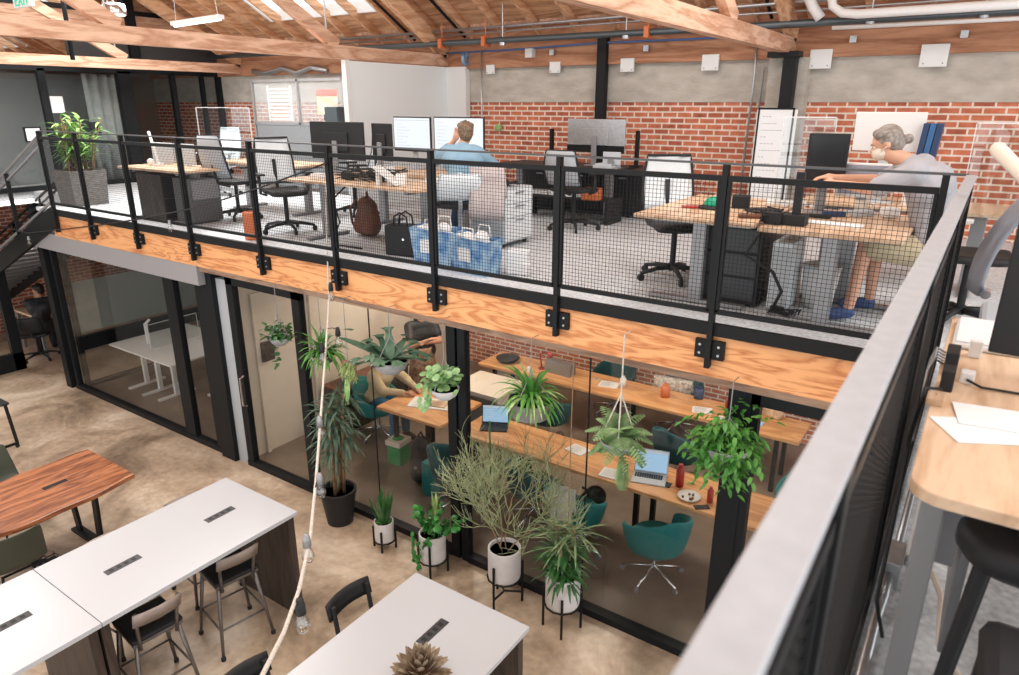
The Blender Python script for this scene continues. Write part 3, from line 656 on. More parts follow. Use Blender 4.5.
ink = mat('screen_text', (.35, .4, .45), .6, emit=(.5, .55, .6), es=.6)
g = G()
for k in range(9): g.box(-.25, -.25+.1+.03*(k*7 % 5), -.018, -.015, .52-.035*k, .527-.035*k)
g.box(-.29, .29, -.018, -.015, .565, .575); obj('text_line', g, ink, a)
g = G()
for k in range(7): g.box(-.3, -.2+.02*(k*3 % 4), -.018, -.015, .55-.04*k, .556-.04*k)
obj('text_line', g, ink, b)
monitor('silver backed monitor on the black desk by the brick wall, seen from behind', (-4.18, 8.05, M+.68), rad(180), .80, .40, .36, 'steel', chin='black', standm='greymetal')
monitor('small laptop like display standing under the silver backed monitor', (-3.80, 7.75, M+.68), rad(188), .22, .15, .12, 'lightgrey')
for x, lab in ((-4.88, 'left black upright post on the black desk'), (-3.66, 'right black upright post on the black desk')):
    tag(obj('desk_post', G().box(x-.02, x+.02, 8.12, 8.18, M+.68, 4.04).box(x-.06, x+.06, 8.08, 8.22, M+.68, M+.70), K['black'], bevel=.004), lab, 'post')
tag(obj('small_tray', G().box(-4.0, -3.75, 7.65, 7.9, M+.68, M+.72).box(-3.98, -3.77, 7.67, 7.88, M+.72, M+.74), K['lightgrey'], bevel=.004), 'grey tray of small things on the right of the black desk', 'tray')
# big white computer seen from behind, leaning display, etc
monitor('large white computer seen from behind near the woman, small dark mark on its back', (-.74, 6.42, D), rad(178), .50, .30, .55, 'white', standm='lightgrey', tilt=rad(-6), name='desktop_computer', back=False)
ap = [o for o in bpy.data.objects if o.name.startswith('desktop_computer')][0]
obj('emblem', G().lathe([(0, .0), (.022, .0), (.022, .004), (0, .004)], 14).at(), K['greymetal'], ap).location = (0, .022, .58)
bpy.data.objects['emblem'].rotation_euler = (rad(90), 0, 0)
obj('badge', G().box(-.04, .04, .024, .028, .43, .44), K['greymetal'], ap)
monitor('white framed display standing low behind the woman\'s arms', (-.76, 5.62, D), rad(0), .34, .24, .24, 'white', 'lilac', standm='lightgrey', name='monitor')
monitor('dark reddish monitor turned sideways at the end of the large oak desk', (-1.00, 5.5, D), rad(16), .27, .38, .37, 'blackp', name='monitor')
t = thing('binder_stand', 'navy and blue binders standing upright behind the woman', 'binders', (-.46, 6.42, D))
obj('stand', G().box(-.1, .1, -.05, .05, 0, .28), K['white'], t)
for k in range(3): obj('binder', G().at((-1+k)*.045, 0, .28, ry=rad(4)).box(-.02, .02, -.08, .08, 0, .34), K['navy'] if k != 1 else mat('mid_blue', (.03, .12, .28), .5), t, bevel=.003)
t = thing('easel_whiteboard', 'tall white notice board with handwritten lines leaning at the steel column', 'whiteboard', (-2.16, 8.55, M), rad(4))
obj('board', G().at(0, 0, 0, rx=rad(-3)).box(-.22, .22, -.01, .01, .25, 1.36), K['paper'], t)
obj('board_frame', G().at(0, 0, 0, rx=rad(-3)).box(-.21, -.19, -.015, .015, .2, 1.38).box(.17, .19, -.015, .015, .2, 1.38).box(-.21, .19, -.015, .015, .2, .25).box(-.21, .19, -.015, .015, 1.36, 1.38), K['black'], t)
g = G().at(0, 0, 0, rx=rad(-3))
for k in range(13):
    z = 1.28-.075*k; x = -.15
    while x < -.08+.07*(k % 3):
        l = R.uniform(.015, .03); g.box(x, x+l, -.0125, -.01, z, z+.006); x += l+.015
obj('handwriting', g, K['greymetal'], t)
obj('leg', G().bar((-.2, .02, .25), (-.24, .02, 0), .025, .025), K['black'], t); obj('leg', G().bar((.2, .02, .25), (.24, .02, 0), .025, .025), K['black'], t)

acrylic((-8.6, 5.84, D), 1.15, .70, 0, 'clear acrylic screen on the second desk by the glass wall')
acrylic((-1.2, 5.75, D), .36, .66, rad(10), 'clear acrylic screen between the two right hand desks')
acrylic((.1, 6.0, D-.05), .5, .68, rad(0), 'clear acrylic screen right of the woman, before the bricks')
for x, s, lab in ((-9.05, .22, 'left grey privacy panel standing on the oak desk by the planter'), (-8.55, .2, 'right grey privacy panel standing on the oak desk by the planter')):
    t = thing('privacy_panel', lab, 'panel', (x, 5.2, D), rad(4)); obj('panel', G().box(-s, s, -.01, .01, .01, .27), K['lightgrey'], t, bevel=.006); obj('foot', G().box(-.05, .05, -.05, .05, 0, .012), K['white'], t)
t = thing('swing_mount', 'white slanted pole mount clamped to the oak desk by the planter', 'mount', (-8.75, 4.95, D))
obj('clamp', G().box(-.05, .05, -.05, .05, 0, .04), K['white'], t); obj('knob', G().ball((-.18, 0, .045), .045), K['white'], t)
obj('pole', G().tube([(0, 0, .02), (-.05, .0, .2), (-.12, 0, .42)], .017, 8), K['white'], t, smooth=True)
t = thing('cabinet', 'dark pedestal cabinet under the oak desk by the planter', 'cabinet', (-8.75, 5.0, M))
obj('body', G().box(-.28, .28, -.22, .22, .02, .58), K['darkpanel'], t, bevel=.004)
obj('drawer', G().box(.28, .29, -.2, .2, .3, .56).box(.28, .29, -.2, .2, .05, .28), K['blackp'], t)
t = thing('cabinet', 'grey metal cabinet beside the dark pedestal, under the same desk', 'cabinet', (-8.15, 5.05, M))
obj('body', G().box(-.18, .18, -.2, .2, .02, .55), mat('dark_steel', (.10, .10, .105), .5), t, bevel=.004); obj('drawer', G().box(.18, .19, -.18, .18, .3, .53), K['greymetal'], t)

# black filing cabinet under the large oak desk
t = thing('filing_cabinet', 'black ribbed filing cabinet under the large oak desk', 'cabinet', (-1.52, 5.45, M))
obj('body', G().box(-.24, .26, -.42, .42, .02, .58), K['blackp'], t, bevel=.005)
for k in range(3): obj('drawer', G().box(-.22, .24, -.435, -.42, .05+k*.18, .21+k*.18), mat('cabinet_front', (.04, .045, .05), .45), t, bevel=.003)
# pale blue drawers
t = thing('drawer_unit', 'pale grey mobile drawer unit left of the black desk', 'drawers', (-4.22, 6.05, M))
obj('body', G().box(-.21, .21, -.27, .27, .05, .60), K['lightgrey'], t, bevel=.006)
for k, (z0, z1) in enumerate(((.07, .30), (.31, .44), (.45, .58))):
    d = obj('drawer', G().box(.21, .222, -.25, .25, z0, z1), K['palechair'], t, bevel=.003); obj('handle', G().box(.222, .235, -.08, .08, z1-.03, z1-.018), K['steel'], d)
for sx in (-.16, .16):
    for sy in (-.2, .2): obj('caster', G().cyl((sx-.01, sy, .025), (sx+.01, sy, .025), .025), K['blackp'], t)
g = G()
for k in range(14): g.tube([(R.uniform(-.16, .16), R.uniform(-.2, .2), .01), (R.uniform(-.16, .16), R.uniform(-.2, .2), .05), (R.uniform(-.16, .16), R.uniform(-.2, .2), .01)], .006, 5)
o = tag(obj('cable_heap', g, K['blackp']), 'heap of black cables on top of the pale drawer unit', 'cables'); o.location = (-4.22, 6.05, M+.60)

# bags
t = thing('backpack', 'brown leather backpack leaning under the oak desk', 'backpack', (-5.72, 5.56, M), rad(-20))
g = G(); g.cap((-.02, 0, .12), (-.02, 0, .34), .13, .10).cap((.08, 0, .12), (.06, 0, .33), .12, .09).cap((-.08, -.05, .1), (-.06, -.05, .2), .09, .07)
obj('bag_body', g, K['leather'], t, remesh=.012)
obj('strap', G().tube([(-.05, -.1, .40), (-.14, -.14, .30), (-.19, -.1, .12), (-.12, -.06, .04)], .015, 6), K['leather'], t, smooth=True)
obj('strap', G().tube([(0, 0, .43), (.02, 0, .49), (.06, 0, .43)], .01, 6), K['leather'], t, smooth=True)
t = thing('handbag', 'black upright bag with loop handles on the carpet by the blue bags', 'bag', (-4.66, 5.0, M), rad(10))
obj('bag_body', G().box(-.17, .17, -.09, .09, 0, .30), K['blackp'], t, bevel=.02)
for y in (-.05, .05): obj('handle', G().tube([(-.08, y, .29), (-.07, y, .38), (0, y, .42), (.07, y, .38), (.08, y, .29)], .009, 6), K['blackp'], t, smooth=True)
obj('clasp', G().cyl((.05, -.095, .17), (.05, -.088, .17), .012), K['chrome'], t)
def shopping_bag(label, loc, rz, s=1):
    t = thing('shopping_bag', label, 'bag', loc, rz, 'blue shopping bags')
    g = G(); w1, w2, d1, h = .20*s, .24*s, .1*s, .34*s
    g.add([(-w1, -d1, 0), (w1, -d1, 0), (w1, d1, 0), (-w1, d1, 0), (-w2, -d1*1.2, h), (w2, -d1*1.1, h*.95), (w2, d1, h), (-w2, d1*1.2, h*1.03)], [(3, 2, 1, 0), (0, 1, 5, 4), (1, 2, 6, 5), (2, 3, 7, 6), (3, 0, 4, 7)])
    obj('bag_body', g, K['blue'], t, solid=.004, bevel=.01)
    obj('contents', G().at(0, 0, h*.72, ry=.2).box(-w1, w1, -d1*.8, d1*.8, 0, .07).ball((.05, 0, .09), .07), K['paper'], t, bevel=.01)
    obj('print', G().box(-w1*.6, w1*.2, -d1*1.2-.005, -d1*1.18, h*.35, h*.7), K['paper'], t)
    for y in (-d1, d1): obj('handle', G().tube([(-.08, y, h*.95), (-.06, y*1.1, h*1.25), (.06, y*1.1, h*1.25), (.08, y, h*.95)], .008, 6), K['white'], t)
    return t
shopping_bag('blue and white shopping bag beside the black handbag', (-4.12, 4.88, M), rad(5))
shopping_bag('blue shopping bag with dark printed panel under the pale chair', (-3.62, 4.80, M), rad(-8), .95)
t = thing('paper_bag', 'white crumpled paper bag behind the railing, right of the blue bags', 'bag', (-3.28, 4.95, M))
obj('bag_body', G().at(0, 0, 0, .3).box(-.10, .10, -.05, .05, 0, .22).at().box(-.02, .12, -.04, .04, 0, .12), K['paper'], t, bevel=.02)

# desk clutter
tag(obj('canister', G().lathe([(0, 0), (.085, 0), (.09, .02), (.088, .29), (.08, .30), (.08, .05), (0, .05)], 24, (-6.60, 4.68, M)), K['orange'], smooth=True), 'orange cylindrical canister on the carpet behind the railing', 'canister')
def cables(name, label, cx_, cy_, z, n, sx, sy, h=.08, m='blackp', r=.006, pieces=3):
    g = G()
    for k in range(n):
        pts = [(R.uniform(-sx, sx), R.uniform(-sy, sy), R.uniform(.01, h)) for _ in range(4)]; pts[0] = (pts[0][0], pts[0][1], .008); g.tube(pts, r, 5)
    for k in range(pieces): x, y = R.uniform(-sx, sx)*.8, R.uniform(-sy, sy)*.8; s = R.uniform(.03, .06); g.box(x-s, x+s, y-s*.6, y+s*.6, 0, R.uniform(.03, .08))
    o = obj(name, g, K[m]); o.location = (cx_, cy_, z); return tag(o, label, 'cables')
cables('cable_tangle', 'tangle of black cables and adapters along the middle of the crowded oak desk', -5.35, 5.25, D, 16, .45, .18, .14, pieces=7)
cables('cable_tangle', 'black cable tangle hanging at the gap of the two right hand desks', -1.17, 4.85, D+.0, 10, .07, .14, .10, pieces=3)
cables('cable_tangle', 'pale cables lying on the floor under the desk of the woman', -1.05, 4.95, M, 9, .12, .14, .05, 'blackp', pieces=2)
tag(obj('cable', G().tube([(-5.6, 5.2, D-.04), (-5.75, 5.1, M+.45), (-5.5, 4.95, M+.25), (-5.6, 4.9, M+.02), (-5.2, 4.95, M+.01)], .009, 6), K['blackp'], smooth=True), 'black power cable dangling from the crowded oak desk to the carpet', 'cable')
tag(obj('cable', G().tube([(-1.2, 4.75, D-.04), (-1.28, 4.7, M+.45), (-1.1, 4.75, M+.35), (-1.05, 4.85, M+.2), (-1.12, 4.9, M+.02)], .012, 6), K['blackp'], smooth=True), 'black cable hanging in the gap between the right hand desks', 'cable')
def stacked(name, label, cat, x, y, z, sx, sy, sz, m, rz=0, group=None, bevel=.004):
    o = obj(name, G().box(-sx/2, sx/2, -sy/2, sy/2, 0, sz), K[m], bevel=bevel); o.location = (x, y, z); o.rotation_euler = (0, 0, rz); return tag(o, label, cat, group)
for i, (x, y, sx, sy, sz, m, lab) in enumerate([(-5.95, 5.1, .12, .1, .05, 'paper', 'little white box left on the crowded oak desk'), (-5.0, 5.3, .2, .14, .03, 'lightgrey', 'grey closed laptop among the desk cables'), (-4.75, 5.1, .1, .1, .11, 'white', 'white cup shaped holder at the right end of the crowded desk'), (-5.25, 5.45, .12, .08, .13, 'paper', 'upright white carton behind the cable tangle'), (-4.6, 5.4, .14, .1, .05, 'paper', 'white adapter box near the right desk end')]):
    stacked('desk_box', lab, 'box', x, y, D, sx, sy, sz, m, .3*i, 'small boxes on the crowded desk')
t = thing('clipboard', 'white slanted document holder on the crowded oak desk', 'holder', (-4.88, 5.0, D), rad(20))
obj('plate', G().at(0, 0, .02, rx=0, ry=rad(35)).box(-.16, .14, -.1, .1, .08, .09), K['white'], t); obj('support', G().box(.04, .1, -.03, .03, 0, .05), K['white'], t); obj('support', G().box(-.08, -.04, -.03, .03, 0, .14), K['white'], t)
t = thing('helmet_cap', 'green cap lying on the large oak desk', 'cap', (-1.72, 5.30, D))
obj('crown', G().ball((0, 0, .03), .075, 14, (1, 1.1, .8)), mat('bright_green', (.0, .32, .18), .6), t, smooth=True)
obj('brim', G().lathe([(.06, 0), (.12, .0), (.12, .012), (.06, .03)], 20), K['blackp'], t)
stacked('notebook', 'red notebook by the green cap', 'notebook', -1.88, 5.22, D, .12, .08, .015, 'red', .5)
stacked('camera_box', 'black small camera like box right of the green cap', 'box', -1.55, 5.42, D, .13, .09, .10, 'blackp', .2, bevel=.01)
t = thing('tray', 'round black tray on the large oak desk', 'tray', (-1.36, 5.35, D)); obj('plate', G().lathe([(0, 0), (.13, 0), (.14, .012), (0, .012)], 24), K['blackp'], t)
obj('cord', G().tube([(.1, -.1, .01), (.0, -.25, .05), (-.05, -.35, .01)], .005, 5), K['blackp'], t)
stacked('pencil_case', 'brown leather case on the near edge of the large oak desk', 'case', -1.32, 4.98, D, .22, .06, .03, 'leather', .5, bevel=.01)
t = thing('vertical_mount', 'black vertical mount clamped between the two right hand desks', 'mount', (-1.02, 4.85, D))
obj('block', G().box(-.07, .07, -.06, .06, .0, .07), K['blackp'], t, bevel=.004); obj('pole', G().box(-.025, .025, -.02, .02, .07, .34), K['blackp'], t)
t = thing('keyboard', 'slim white keyboard on the desk of the woman', 'keyboard', (-.80, 4.98, D), rad(-4)); obj('body', G().box(-.17, .17, -.055, .055, 0, .012), K['white'], t, bevel=.003)
g = G()
for i in range(12):
    for j in range(4): g.box(-.16+.027*i, -.138+.027*i, -.045+.024*j, -.027+.024*j, .012, .016)
obj('keys', g, K['paper'], t)
t = thing('mug', 'beige mug on the desk of the woman', 'mug', (-.74, 5.58, D)); obj('body', G().lathe([(0, 0), (.04, 0), (.045, .1), (.04, .1), (.037, .01), (0, .01)], 20), K['cream'], t, smooth=True)
obj('handle', G().tube([(.043, 0, .02), (.075, 0, .03), (.075, 0, .075), (.045, 0, .085)], .007, 6), K['cream'], t)
stacked('face_tissue_box', 'white pouch beside the mug', 'pouch', -.55, 5.55, D, .12, .12, .07, 'paper', .3, bevel=.025)
for k, (x, y, m, lab) in enumerate([(-.95, 5.25, 'blackp', 'black glasses case left of the keyboard'), (-.88, 5.38, 'navy', 'navy notebook behind the white keyboard'), (-.72, 5.5, 'lightgrey', 'grey device behind the mug')]):
    stacked('desk_item', lab, 'desk item', x, y, D, .15, .06, .025+.01*k, m, .4*k, None, .006)
stacked('laptop_closed', 'closed white laptop on the left of the woman\'s desk', 'laptop', -1.32, 5.85, D, .30, .22, .02, 'white', .2)
t = thing('computer_tower', 'white computer tower on the carpet under the right hand desks', 'computer', (-1.12, 5.25, M)); obj('case', G().box(-.07, .07, -.2, .2, .01, .50), K['palechair'], t, bevel=.01); obj('front', G().box(-.06, .06, -.206, -.2, .05, .46), K['lightgrey'], t)
t = thing('waste_bin', 'white open waste bin under the woman\'s desk', 'bin', (-.9, 5.35, M)); obj('bucket', G().lathe([(0, .0), (.10, 0), (.13, .30), (.12, .30), (.095, .015), (0, .015)], 20), K['white'], t, smooth=True)
obj('rim', G().lathe([(.12, .30), (.137, .30), (.137, .315), (.12, .315)], 20), K['lightgrey'], t)
# small white desk lamp etc beyond
t = thing('picture_frame', 'small framed notice on the brown wall behind the stairs', 'notice', (XL+.02, 5.50, 3.75)); obj('sheet', G().box(-.005, .02, -.11, .11, .0, .20), K['paper'], t); obj('frame', G().box(0, .03, -.13, .13, -.02, .0).box(0, .03, -.13, .13, .2, .22).box(0, .03, -.13, -.11, -.02, .22).box(0, .03, .11, .13, -.02, .22), K['black'], t)
tag(obj('door_notice', G().box(XL+.012, XL+.018, 5.87, 6.08, 4.19, 4.46), K['paper']), 'white sheet taped to the glass wall behind the tall plant', 'notice')
tag(obj('wall_display', G().box(XL+.012, XL+.03, 6.45, 6.62, 3.80, 4.03), K['blackp']), 'small dark room display on the glass wall beside the curtain', 'display')
g = G(); rows = []
for i in range(2):
    rows.append([(XL-.12+.04*math.sin(k*1.3), 6.52+.037*k-.0, M+.03 if i == 0 else 4.84) for k in range(16)])
tag(obj('curtain', g.sheet([[(a[0], a[1]+.0, a[2]) for a in r] for r in rows]), K['curtain'], smooth=True, solid=.01), 'long grey curtain behind the mezzanine glass wall', 'curtain')

# ------------------------------------------------------------------ foreground right desk
t = thing('corner_desk', 'round cornered oak desk close to the viewer beside the side railing', 'desk', (0, 0, 0))
poly = []; r_ = .07; x0, x1, y0, y1 = -.028, 1.2, 1.50, 3.0
for cx_, cy_, a0 in ((x0+r_, y0+r_, 180), (x1-r_, y0+r_, 270), (x1-r_, y1-r_, 0), (x0+r_, y1-r_, 90)):
    for k in range(7): a = rad(a0+15*k); poly.append((cx_+r_*math.cos(a), cy_+r_*math.sin(a)))
obj('desk_top', G().prism(poly, 3.565, 3.595), K['oak'], t, bevel=.004)
obj('leg', G().box(-.0, .05, 1.68, 1.76, M+.02, 3.565), K['greymetal'], t, bevel=.004)
obj('leg', G().box(-.0, .05, 2.74, 2.82, M+.02, 3.565), K['greymetal'], t, bevel=.004)
obj('leg', G().box(1.05, 1.1, 1.68, 1.76, M+.02, 3.565), K['greymetal'], t, bevel=.004)
obj('frame', G().box(-.0, 1.1, 1.70, 1.74, 3.52, 3.565).box(-.0, 1.1, 2.76, 2.8, 3.52, 3.565).box(.05, .09, 1.74, 2.78, 3.3, 3.565), K['greymetal'], t)
obj('modesty_panel', G().box(.10, .12, 1.75, 2.7, 3.05, 3.5), K['greymetal'], t)
for k, (a, b_, rz, lab) in enumerate(((.10, 1.90, .5, 'white sheet of paper on the near desk, lower one'), (.13, 1.99, .15, 'white sheet of paper on the near desk, upper one'))):
    o = obj('paper_sheet', G().box(-.10, .10, -.072, .072, 0, .002), K['paper']); o.location = (a, b_, 3.596+.003*k); o.rotation_euler = (0, 0, rz); tag(o, lab, 'paper')
def brickbox(x, y, sx, sy, sz, m, lab, z=3.595, rz=0, name='power_adapter', cat='adapter'):
    t = thing(name, lab, cat, (x, y, z), rz); obj('body', G().box(-sx/2, sx/2, -sy/2, sy/2, 0, sz), K[m], t, bevel=.004)
    obj('plug', G().box(-.008, .008, sy/2, sy/2+.012, sz*.3, sz*.6), K['steel'], t); return t
brickbox(.0, 2.16, .032, .07, .06, 'blackp', 'nearer black power brick on the near desk')
brickbox(.0, 2.32, .034, .10, .07, 'blackp', 'farther black power brick with silver top on the near desk')
brickbox(.045, 2.24, .035, .035, .035, 'white', 'white plug on a black cord beside the nearer power brick')
brickbox(.055, 2.50, .035, .03, .055, 'white', 'white phone charger standing behind the black bricks', name='charger')
t = thing('wood_block', 'small wooden block with a screw at the rail side desk edge', 'block', (-.018, 2.03, 3.595)); obj('body', G().box(-.02, .02, -.03, .03, 0, .02), K['oak'], t, bevel=.002); obj('screw', G().cyl((0, 0, .02), (0, 0, .025), .003), K['chrome'], t)
t = thing('white_case', 'white rounded box lying at the far end of the near desk', 'box', (.09, 2.72, 3.595)); obj('body', G().box(-.10, .12, -.16, .18, 0, .02), K['white'], t, bevel=.02)
obj('lid', G().box(-.09, .11, -.15, .17, .02, .026), K['paper'], t)
t = thing('monitor', 'large dark monitor standing close at the right edge of the picture', 'monitor', (.38, 2.3, 3.595), rad(-6))
obj('housing', G().at(0, 0, .28, rx=rad(-5)).box(-.30, .30, -.012, .012, -.20, .20), K['blackp'], t, bevel=.005); obj('back_shell', G().at(0, 0, .28, rx=rad(-5)).box(-.2, .2, .012, .05, -.12, .12), K['blackp'], t, bevel=.01)
obj('stand', G().box(-.03, .03, .03, .06, 0, .28).box(-.12, .12, -.08, .1, 0, .012), K['greymetal'], t)
tag(obj('cable', G().tube([(.045, 2.22, 3.61), (.08, 2.2, 3.602), (.2, 2.21, 3.601), (.34, 2.22, 3.601)], .004, 6), K['blackp'], smooth=True), 'thin black cord crossing the near desk towards the dark monitor', 'cable')
tag(obj('cable', G().tube([(-.01, 2.1, 3.61), (-.045, 2.06, 3.62), (-.055, 1.98, 3.5), (-.05, 1.85, 3.3), (-.05, 1.8, 3.1), (-.02, 1.82, 2.98)], .005, 6), K['blackp'], smooth=True), 'black cable looping down between the near desk and the side railing', 'cable')
g = G()
for k in range(5): g.tube([(-.02, 2.36+.03*k, 3.60), (-.045, 2.35+.03*k, 3.615), (-.055, 2.30+.03*k, 3.59), (-.052, 2.2+.02*k, 3.4)], .004, 6)
tag(obj('cable_bundle', g, K['greymetal'], smooth=True), 'bundle of grey cables curling over the rail side of the near desk', 'cables')
t = thing('wall_conduit', 'silver conduit with a metal outlet box on the floor along the side railing', 'conduit', (0, 0, 0))
obj('pipe', G().tube([(-.045, .6, M+.03), (-.045, 1.9, M+.03), (-.04, 2.0, M+.05), (-.04, 2.1, M+.08)], .014, 10), K['steel'], t, smooth=True)
obj('pipe', G().tube([(-.035, 2.2, M+.08), (-.03, 3.9, M+.08)], .012, 10), K['steel'], t, smooth=True); obj('pipe', G().tube([(.0, 2.2, M+.06), (.01, 3.9, M+.06)], .012, 10), K['white'], t, smooth=True)
obj('outlet_box', G().box(-.06, -.01, 2.08, 2.22, M+.03, M+.12), K['steel'], t, bevel=.004)
tag(obj('cable', G().tube([(.05, 2.3, M+.03), (.10, 2.1, M+.05), (.11, 1.9, M+.03), (.2, 1.75, M+.02)], .009, 8), K['cream'], smooth=True), 'beige cable on the carpet under the near desk', 'cable')
t = thing('task_chair', 'black cushioned chair tucked under the near desk', 'chair', (.34, 1.25, M), 0)
obj('seat', G().box(-.20, .25, -.22, .22, .40, .46), K['blackp'], t, bevel=.03)
obj('backrest', G().at(0, -.25, .0, rx=rad(8)).box(-.18, .22, -.02, .02, .50, .62), K['blackp'], t, bevel=.02)
for sx in (-.17, .2):
    for sy in (-.18, .18): obj('leg', G().cyl((sx, sy, .42), (sx*1.1, sy*1.1, 0), .022, .016), K['blackp'], t)
t = thing('stool', 'black padded stool partly visible in the bottom right corner', 'stool', (.19, 1.62, M), 0)
obj('seat', G().lathe([(0, .50), (.10, .50), (.115, .52), (.115, .55), (.1, .57), (0, .575)], 24), K['blackp'], t, smooth=True)
for k in range(4): a = .6+k*math.pi/2; obj('leg', G().cyl((.07*math.cos(a), .07*math.sin(a), .5), (.12*math.cos(a), .12*math.sin(a), 0), .016, .012), K['blackp'], t)
# pale plastic shell chair behind the near desk
t = thing('lounge_task_chair', 'curved grey plastic backed chair behind the near desk with chrome knob', 'chair', (.31, 3.88, M), 0)
rows = []
for i in range(9):
    q = i/8; z = .60+.50*q; rows.append([(-.33+.05*x*x+.22*(q-.3)**2, x*.21*(1-.25*q), z) for x in (-1, -.6, -.2, .2, .6, 1)])
obj('backrest', G().sheet([[(a+.10*(i/8), b, c) for a, b, c in row] for i, row in enumerate(rows)]), mat('grey_shell', (.24, .25, .29), .35), t, smooth=True, solid=.02)
obj('seat', G().box(-.24, .22, -.22, .22, .42, .49), K['lightgrey'], t, bevel=.025)
obj('stem', G().cyl((0, 0, .08), (0, 0, .43), .03), K['chrome'], t)
obj('knob', G().cyl((-.24, -.2, .62), (-.24, -.26, .62), .02), K['chrome'], t)
for k in range(5): a = k*1.2566; obj('leg', G().bar((0, 0, .09), (.28*math.cos(a), .28*math.sin(a), .05), .04, .025), K['greymetal'], t)
t = thing('office_chair', 'chair with pale beige headrest bar at the right edge of the picture', 'chair', (.52, 3.26, M), 0)
obj('headrest', G().cap((-.52, .08, 1.25), (-.34, -.16, 1.09), .030, .026), K['cream'], t, remesh=.008)
obj('backrest', G().box(-.34, -.30, -.12, .18, .6, 1.02), K['mesh'], t, bevel=.02); obj('back_frame', G().box(-.35, -.29, .17, .20, .55, 1.06).box(-.35, -.29, -.14, -.11, .55, 1.06).box(-.35, -.29, -.14, .2, 1.03, 1.07), K['navy'], t, bevel=.01)
obj('seat', G().box(-.28, .2, -.22, .22, .42, .49), K['mesh'], t, bevel=.025); obj('stem', G().cyl((0, 0, .05), (0, 0, .43), .03), K['blackp'], t)
for k in range(5): a = k*1.2566; obj('leg', G().bar((0, 0, .09), (.28*math.cos(a), .28*math.sin(a), .05), .04, .025), K['blackp'], t)

# ------------------------------------------------------------------ ground floor tables
def bar_table(label, x0, x1, y0, y1, slots, panels, z=1.05):
    t = thing('bar_table', label, 'table', ((x0+x1)/2, (y0+y1)/2, 0), 0, 'white topped tall tables'); cx_, cy_ = (x0+x1)/2, (y0+y1)/2
    obj('table_top', G().box(x0-cx_, x1-cx_, y0-cy_, y1-cy_, z-.035, z), K['whitetop'], t, bevel=.002)
    for y in panels: obj('end_panel', G().box(x0-cx_+.03, x1-cx_-.03, y-cy_-.03, y-cy_+.03, 0, z-.035), K['darkpanel'], t, bevel=.003)
    obj('rail', G().box(-.03, .03, y0-cy_+.1, y1-cy_-.1, z-.14, z-.04), K['black'], t)
    for y in slots:
        p = obj('power_hatch', G().box(-.035, .035, y-cy_-.13, y-cy_+.13, z-.001, z+.003), K['hatch'], t)
        for k in range(4): obj('socket', G().box(-.018, .018, y-cy_-.10+.055*k, y-cy_-.07+.055*k, z+.003, z+.004), K['blackp'], p)
    return t
bar_table('white topped tall table with two power hatches beside the metal stools', -5.38, -4.38, 1.595, 3.22, (2.82, 2.0), (3.17, 1.62))
bar_table('white topped tall table joined to the left end, cut by the picture edge', -5.38, -4.38, -.05, 1.59, (1.24, .4), (1.54, 0))
bar_table('white topped tall table at the bottom centre carrying a dried flower', -3.0, -2.0, .6, 3.18, (2.78, 1.4), (3.12, .65))
t = thing('live_edge_table', 'reddish live edge slab table on black legs at the left', 'table', (-7.15, 1.9, 0))
ed = []; n_ = 26
for i in range(n_+1): y = -1.3+2.43*i/n_; ed.append((.50+.035*math.sin(y*4.2)+.02*math.sin(y*9+1), y))
for i in range(n_+1): y = 1.13-2.43*i/n_; ed.append((-.50+.03*math.sin(y*3.7+2)+.015*math.sin(y*11), y))
obj('table_top', G().prism(ed, .70, .75), K['walnut'], t, bevel=.008)
obj('power_hatch', G().box(-.03, .03, .46, .68, .749, .753), K['blackp'], t)
for y in (.78, -1.0):
    obj('leg', G().bar((.30, y, .70), (.22, y, .03), .09, .03, (0, 1, 0)), K['black'], t); obj('leg', G().bar((-.30, y, .70), (-.22, y, .03), .09, .03, (0, 1, 0)), K['black'], t); obj('foot', G().box(-.32, .32, y-.05, y+.05, 0, .03), K['black'], t)
obj('stretcher', G().box(-.03, .03, -1.0, .8, .66, .70), K['black'], t)
cables('floor_cables', 'black cables and plug heap on the floor beneath the live edge table', -7.0, 2.2, 0, 12, .22, .12, .10, pieces=3)
t = thing('power_strip', 'white power strip with cord on the floor beneath the live edge table', 'power strip', (-6.75, 2.35, 0), rad(70)); obj('body', G().box(-.18, .18, -.03, .03, 0, .035), K['white'], t, bevel=.006)
obj('cord', G().tube([(-.18, 0, .02), (-.3, .05, .01), (-.4, -.06, .01), (-.55, 0, .01)], .006, 6), K['white'], t)
for k in range(4): obj('socket', G().box(-.14+.07*k, -.11+.07*k, -.015, .015, .035, .037), K['blackp'], t)

